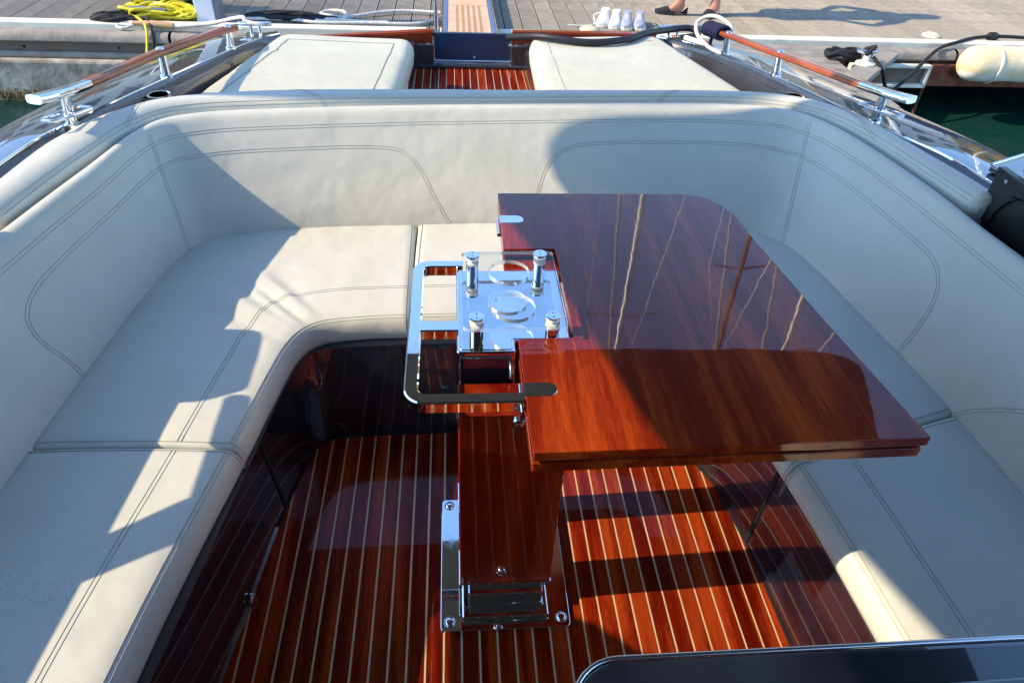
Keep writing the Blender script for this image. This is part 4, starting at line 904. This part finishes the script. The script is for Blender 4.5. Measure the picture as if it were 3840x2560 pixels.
# shoes -------------------------------------------------------------
def shoe(toe, dirv, label, upper, grp, lace_long=False):
    d = Vector((dirv[0], dirv[1], 0)).normalized(); x = Vector((d.y, -d.x, 0)); L = .275; o0 = Vector((toe[0], toe[1], ZD))
    t = thing('sneaker', label, 'shoe', tuple(o0 + d * L / 2), grp)
    W = lambda s: (.041 + .010 * math.exp(-((s - .28) / .24) ** 2)) * (min(1, (s + .02) * 9) ** .5) * (min(1, (1.015 - s) * 12) ** .5)
    def ring(s, z, k=1.0): return o0 + d * L * s, W(s) * k, z
    rows = []
    for i in range(25):                                # sole
        s = i / 24; c, wv, _ = ring(s, 0); wv = max(wv * 1.06, .004)
        rows.append([c + x * wv + Vector((0, 0, .002)), c + x * wv * 1.02 + Vector((0, 0, .024)), c - x * wv * 1.02 + Vector((0, 0, .024)), c - x * wv + Vector((0, 0, .002))])
    mb = MB().grid(rows, cv=True, smooth=False); mb.add(rows[0], [(0, 1, 2, 3)]); mb.add(rows[-1], [(3, 2, 1, 0)])
    obj('sole', mb, 'shoe_sole', t)
    rows = []
    H = lambda s: .024 + (.028 + .042 * min(1, max(0, (s - .16) / .42)) ** 1.2 if s < .60 else .070 - .022 * min(1, (s - .60) / .25)) * (min(1, (s + .03) * 10) ** .5)
    for i in range(29):
        s = i / 28; c, wv, _ = ring(s, 0); h = H(s); r_ = []
        for k in range(13):
            a = math.pi * k / 12; r_.append(c + x * wv * math.copysign(abs(math.cos(a)) ** .75, math.cos(a)) * (1 - .16 * math.sin(a)) + Vector((0, 0, .022 + (h - .022) * math.sin(a) ** .8)))
        rows.append(r_)
    um = MB(); um.add(rows[0], [tuple(range(13))]); um.add(rows[-1], [tuple(range(13))[::-1]])
    for i in range(28):
        for j in range(12):
            if i / 28 > .56 and i / 28 < .95 and j in (4, 5, 6, 7): continue
            um.add([rows[i][j], rows[i][j + 1], rows[i + 1][j + 1], rows[i + 1][j]], [(0, 1, 2, 3)], True)
    up = obj('upper', um, upper, t)
    cc = o0 + d * L * .74; ell = [cc + d * .055 * math.cos(2 * math.pi * k / 20) + x * .030 * math.sin(2 * math.pi * k / 20) for k in range(20)]
    zt = ZD + .088
    mb = MB(); mb.add([Vector((p.x, p.y, zt - .035)) for p in ell], [tuple(range(20))]); obj('opening', mb, 'shoe_inside', t)
    mb = MB(); mb.tube([Vector((p.x, p.y, zt)) for p in ell], .006, 7, closed=True); obj('collar', mb, upper, t)
    for k in range(5):
        s = .30 + .055 * k; c = o0 + d * L * s; h = ZD + H(s) + .001; wv = W(s) * .5
        obj('lace', MB().tube([c + x * wv - Vector((0, 0, c.z - h + .012)), c + Vector((0, 0, h - c.z + .003)), c - x * wv - Vector((0, 0, c.z - h + .012))], .0035, 6), 'shoe_white', t)
    obj('tongue', MB().box(o0 + d * L * .585 + Vector((0, 0, .094)), (.045, .012, .040), rot=Matrix.Translation((0, 0, 0)) @ Matrix.Rotation(math.atan2(d.y, d.x) - math.pi / 2, 4, 'Z') @ Matrix.Rotation(R(-38), 4, 'X'), bev=.005), upper, t)
    if lace_long: obj('lace', MB().tube(crv([tuple(o0 + d * L * .4 + Vector((-.02, 0, .09))), tuple(o0 + Vector((-.04, .14, .06))), tuple(o0 + Vector((-.05, .04, .02))), tuple(o0 + Vector((-.14, .02, .008))), tuple(o0 + Vector((-.26, .04, .006)))], 6), .004, 6), 'shoe_white', t)
shoe((1.165, 5.765), (.30, .95), 'white sneaker on the dock with a long loose lace', 'shoe_white', None, True)
shoe((1.262, 5.715), (.22, .97), 'white sneaker on the dock between loose-laced and grey sneakers', 'shoe_white', None)
shoe((1.352, 5.690), (.20, .98), 'grey sneaker with pale toe next to the white sneakers', 'shoe_grey', None)
shoe((1.455, 5.692), (.20, .98), 'grey sneaker with pale toe at the end of the shoe row', 'shoe_grey', None)

# person ------------------------------------------------------------
ps = thing('person', 'person standing on the dock in black no-show socks with hands on hips', 'person', (2.0, 6.25, ZD))
def skin_body(name, V, E_, m, parent, sub=2):
    me = bpy.data.meshes.new(name); me.from_pydata([v[0] for v in V], E_, []); me.update(); me.materials.append(MATS[m])
    o = bpy.data.objects.new(name, me); COL.objects.link(o); o.parent = parent; o.matrix_parent_inverse = Matrix.Translation(-parent.location)
    md = o.modifiers.new('skin', 'SKIN'); md.use_smooth_shade = True
    for i, v in enumerate(V):
        sv = me.skin_vertices[0].data[i]; sv.radius = v[1] if isinstance(v[1], tuple) else (v[1], v[1]); sv.use_root = (i == 0)
    s2 = o.modifiers.new('sub', 'SUBSURF'); s2.levels = sub; s2.render_levels = sub
    return o
z0 = ZD
heelL, toeL = Vector((1.955, 6.218, 0)), Vector((1.735, 6.262, 0)); heelR, toeR = Vector((2.255, 6.275, 0)), Vector((2.055, 6.050, 0))
hip = Vector((2.10, 6.30, 0))
PS = .92
def P3(v, z): return (v.x, v.y, z0 + (z if z < .12 else .12 + (z - .12) * PS))
dL = (toeL - heelL).normalized(); dR = (toeR - heelR).normalized()
V = [(P3(hip, .90), .125), (P3(hip, 1.12), (.12, .10)), (P3(hip, 1.34), (.15, .10)), (P3(hip, 1.45), .055), (P3(hip, 1.52), .052), (P3(hip, 1.60), .085), (P3(hip, 1.70), .075)]
E_ = [(0, 1), (1, 2), (2, 3), (3, 4), (4, 5), (5, 6)]
for heel, d, sx in ((heelL, dL, -1), (heelR, dR, 1)):
    b = len(V); an = heel + d * .045; hipj = hip + Vector((sx * .09, -.01 * sx, 0)); kn = hipj.lerp(an, .5) + d * .03
    V += [(P3(hipj, .82), .09), (P3(kn, .47), .058), (P3(hipj.lerp(an, .72), .28), .052), (P3(an, .105), .037), (P3(an, .055), .037), (P3(heel.lerp(heel + d * .24, .46), .040), (.036, .032)), (P3(heel + d * .185, .024), (.038, .022)), (P3(heel + d * .232, .020), (.026, .018))]
    E_ += [(0, b)] + [(b + k, b + k + 1) for k in range(7)]
    hb = len(V); V.append((P3(heel + d * .015, .030), .030)); E_.append((b + 4, hb))
for sx in (-1, 1):
    b = len(V); sh = hip + Vector((sx * .04, sx * -.17, 0)); el = hip + Vector((.0 + sx * .02, sx * -.33, 0)); ha = hip + Vector((-.04, sx * -.16, 0))
    V += [(P3(sh, 1.36), .055), (P3(el, 1.14), .042), (P3(ha, 1.00), .032), (P3(ha + Vector((-.04, 0, 0)), .96), .034)]
    E_ += [(2, b), (b, b + 1), (b + 1, b + 2), (b + 2, b + 3)]
skin_body('body', V, E_, 'skin', ps)
obj('hair', MB().lathe((hip.x + .02, hip.y, z0 + 1.50), [(.10, -.06), (.105, 0), (.09, .07), (.05, .11), (0, .12)], 20), 'hair', ps)
obj('shorts', MB().lathe((hip.x, hip.y, z0 + .56), [(.20, 0), (.19, .15), (.165, .32), (.14, .45)], 24), 'cloth_dark', ps)
obj('shirt', MB().lathe((hip.x, hip.y, z0 + .91), [(.155, 0), (.15, .15), (.165, .32), (.15, .42), (.08, .47)], 24), 'cloth_shirt', ps)
for heel, d in ((heelL, dL), (heelR, dR)):
    x = Vector((d.y, -d.x, 0)); rows = []
    for k in range(19):
        s = -.028 + (.272) * k / 18; t_ = k / 18
        wv = .043 * (max(0, 1 - ((t_ - .55) / .56) ** 2)) ** .5 * (1 + .10 * math.sin(math.pi * t_)) + .004
        if t_ > .60: hh = .060 - .034 * (t_ - .60) / .40
        elif t_ > .45: hh = .056 - .042 * (1 - (t_ - .45) / .15)
        elif t_ > .15: hh = .014
        else: hh = .016 + .045 * (1 - t_ / .15)
        op = 180 if t_ > .55 else (150 if t_ > .5 else 95)   # closed over the toes, open over the instep
        c = heel + d * s; r_ = []
        full = t_ > .52 or t_ < .04
        for a_ in range(13):
            if full: a2 = math.pi * a_ / 12
            else: a2 = (math.pi * .30) * (a_ / 6) if a_ <= 6 else math.pi - math.pi * .30 * ((12 - a_) / 6)
            zz = .004 + hh * (math.sin(a2) if full else math.sin(a2) / math.sin(math.pi * .30))
            r_.append(Vector((c.x, c.y, z0 + zz)) + x * wv * math.copysign(abs(math.cos(a2)) ** .6, math.cos(a2)))
        rows.append(r_)
    mb = MB()
    for i in range(18):
        r0, r1 = rows[i], rows[i + 1]
        for j in range(12):
            if j == 6 - 0 and not (i / 18 > .52): continue
            if j == 5 and not (i / 18 > .52): pass
            mb.add([r0[j], r1[j], r1[j + 1], r0[j + 1]], [(0, 1, 2, 3)], True)
    obj('sock', mb, 'sock_black', ps)

# ================================================================== YACHTS beyond the dock (seen in the varnish)
def yacht(x, y, hm, label, m_hull, m_mast, rot=0, L=9):
    t = thing('sailing_yacht', label, 'yacht', (x, y, -.1), 'yachts berthed beyond the dock')
    rows = []
    for k in range(17):
        s = k / 16; wv = 1.5 * (math.sin(math.pi * min(1, .15 + s * .62)) ** .8) * (1 if s < .6 else max(0, 1 - ((s - .6) / .4) ** 2.2)) + .02; yy = y + s * L
        rows.append([(x - wv, yy, 1.1 + .3 * s), (x - wv * .92, yy, .4), (x - wv * .5, yy, -.3), (x + wv * .5, yy, -.3), (x + wv * .92, yy, .4), (x + wv, yy, 1.1 + .3 * s)])
    mb = MB().grid(rows, cv=True); mb.add(rows[0], [tuple(range(6))]); obj('hull', mb, m_hull, t)
    obj('cabin', MB().prism(round_poly([(x - .8, y + 2.4), (x + .8, y + 2.4), (x + .5, y + 6), (x - .5, y + 6)], .2), 1.1, 1.75, .08), 'yacht_white', t)
    my = y + 4.2
    ma = obj('mast', MB().tube([(x, my, 1.2), (x, my, hm)], [.10, .075], 12), m_mast, t)
    for f_ in (.45, .72):
        obj('spreader', MB().tube([(x - 1.0, my + .1, hm * f_), (x, my, hm * f_ + .05), (x + 1.0, my + .1, hm * f_)], .03, 8), m_mast, ma)
    obj('boom', MB().tube([(x, my - .1, 2.3), (x, y + .4, 2.4)], .07, 10), m_mast, t)
    obj('sail_cover', MB().tube([(x, my - .15, 2.45), (x, y + 2, 2.52), (x, y + .6, 2.5)], [.2, .15, .1], 10), 'yacht_navy', t)
    for sx in (-1, 1): obj('shroud', MB().tube([(x + sx * 1.35, my + .1, 1.2), (x + sx * 1.0, my + .1, hm * .45), (x + sx * 1.0, my + .1, hm * .72), (x, my, hm * .97)], .007, 6), 'mast_alloy', t)
    obj('forestay', MB().tube([(x, my, hm * .97), (x, y + L - .1, 1.4)], .05, 8), 'yacht_white', t)
    obj('backstay', MB().tube([(x, my, hm), (x, y, 1.3)], .012, 6), 'mast_alloy', t)
yacht(4.55, 10.8, 15.5, 'white sailing yacht with tall alloy mast beyond the dock', 'yacht_white', 'mast_alloy')
yacht(9.6, 10.9, 17.5, 'navy sailing yacht with alloy mast beyond the dock', 'yacht_navy', 'mast_alloy')
yacht(9.0, 11.2 + 2.6, 16.0, 'white sailing yacht with wooden mast beyond the dock', 'yacht_white', 'mast_wood')

# ================================================================== QUAY HOUSES across the basin (seen only in the polished metal and varnish)
wall_cols = [('quay_cream', (.55, .47, .35)), ('quay_brown', (.24, .15, .10)), ('quay_white', (.66, .65, .61)), ('quay_ochre', (.68, .36, .08)), ('quay_grey', (.32, .33, .35))]
for n_, c_ in wall_cols: mat(n_, c_, .85, var=(.6, tuple(v * .82 for v in c_), .35, .7), bump=(6, .4, .02))
mat('tile_red', (.26, .09, .05), .85, var=(2, (.20, .07, .04), .4, .6), bump=(8, .6, .05))
mat('window_dark', (.03, .035, .045), .1, coat=.5); mat('frame_white', (.6, .6, .58), .6)
struct('quay', MB().box((0, 44, -.2), (160, 34, 1.8), bev=.05), 'concrete')
px = -46
hdef = [(9, 9.5, 1), (8, 11, 0), (10, 8.2, 4), (8, 10.5, 2), (9, 9.2, 1), (8, 10.2, 3), (10, 9.0, 0), (8, 11, 2), (9, 9.5, 3), (9, 8.6, 1)]
names = ['cream', 'brown', 'white', 'ochre', 'grey']
wm = MB().box((0, 0, 0), (1.0, .10, 1.5)).mesh('window'); wm.materials.append(MATS['window_dark'])
for k, (wd_, ht, ci) in enumerate(hdef):
    y = 29.5 + (k % 3) * .7; t = thing('quay_house', names[ci] + ' rendered quay house ' + ('between ' + names[hdef[k - 1][2]] + ' and ' + names[hdef[k + 1][2]] + ' houses' if 0 < k < 9 else 'ending the row beside the ' + names[hdef[1 if k == 0 else 8][2]] + ' one'), 'house', (px + wd_ / 2, y + 4, .7), 'houses across the basin')
    wl_ = obj('wall', MB().box((px + wd_ / 2, y + 4, .7 + ht / 2), (wd_ - .1, 8, ht)), wall_cols[ci][0], t)
    rf_ = MB().add([(px, y - .3, .7 + ht), (px + wd_, y - .3, .7 + ht), (px + wd_, y + 8.3, .7 + ht), (px, y + 8.3, .7 + ht), (px, y + 4, 2.6 + ht), (px + wd_, y + 4, 2.6 + ht)], [(0, 1, 5, 4), (3, 4, 5, 2), (0, 4, 3), (1, 2, 5), (0, 3, 2, 1)]); obj('roof', rf_, 'tile_red', t)
    nf = 3 if ht > 9 else 2
    for fl in range(nf):
        for c in range(4):
            o = obj('window', wm, None, t); o.location = Vector((px + wd_ * (c + .5) / 4, y - .02, 2.3 + fl * (ht - 1) / nf))
    obj('door', MB().box((px + wd_ * .5, y - .03, 1.75), (1.1, .10, 2.1), bev=.02), 'mahogany_board', t)
    px += wd_
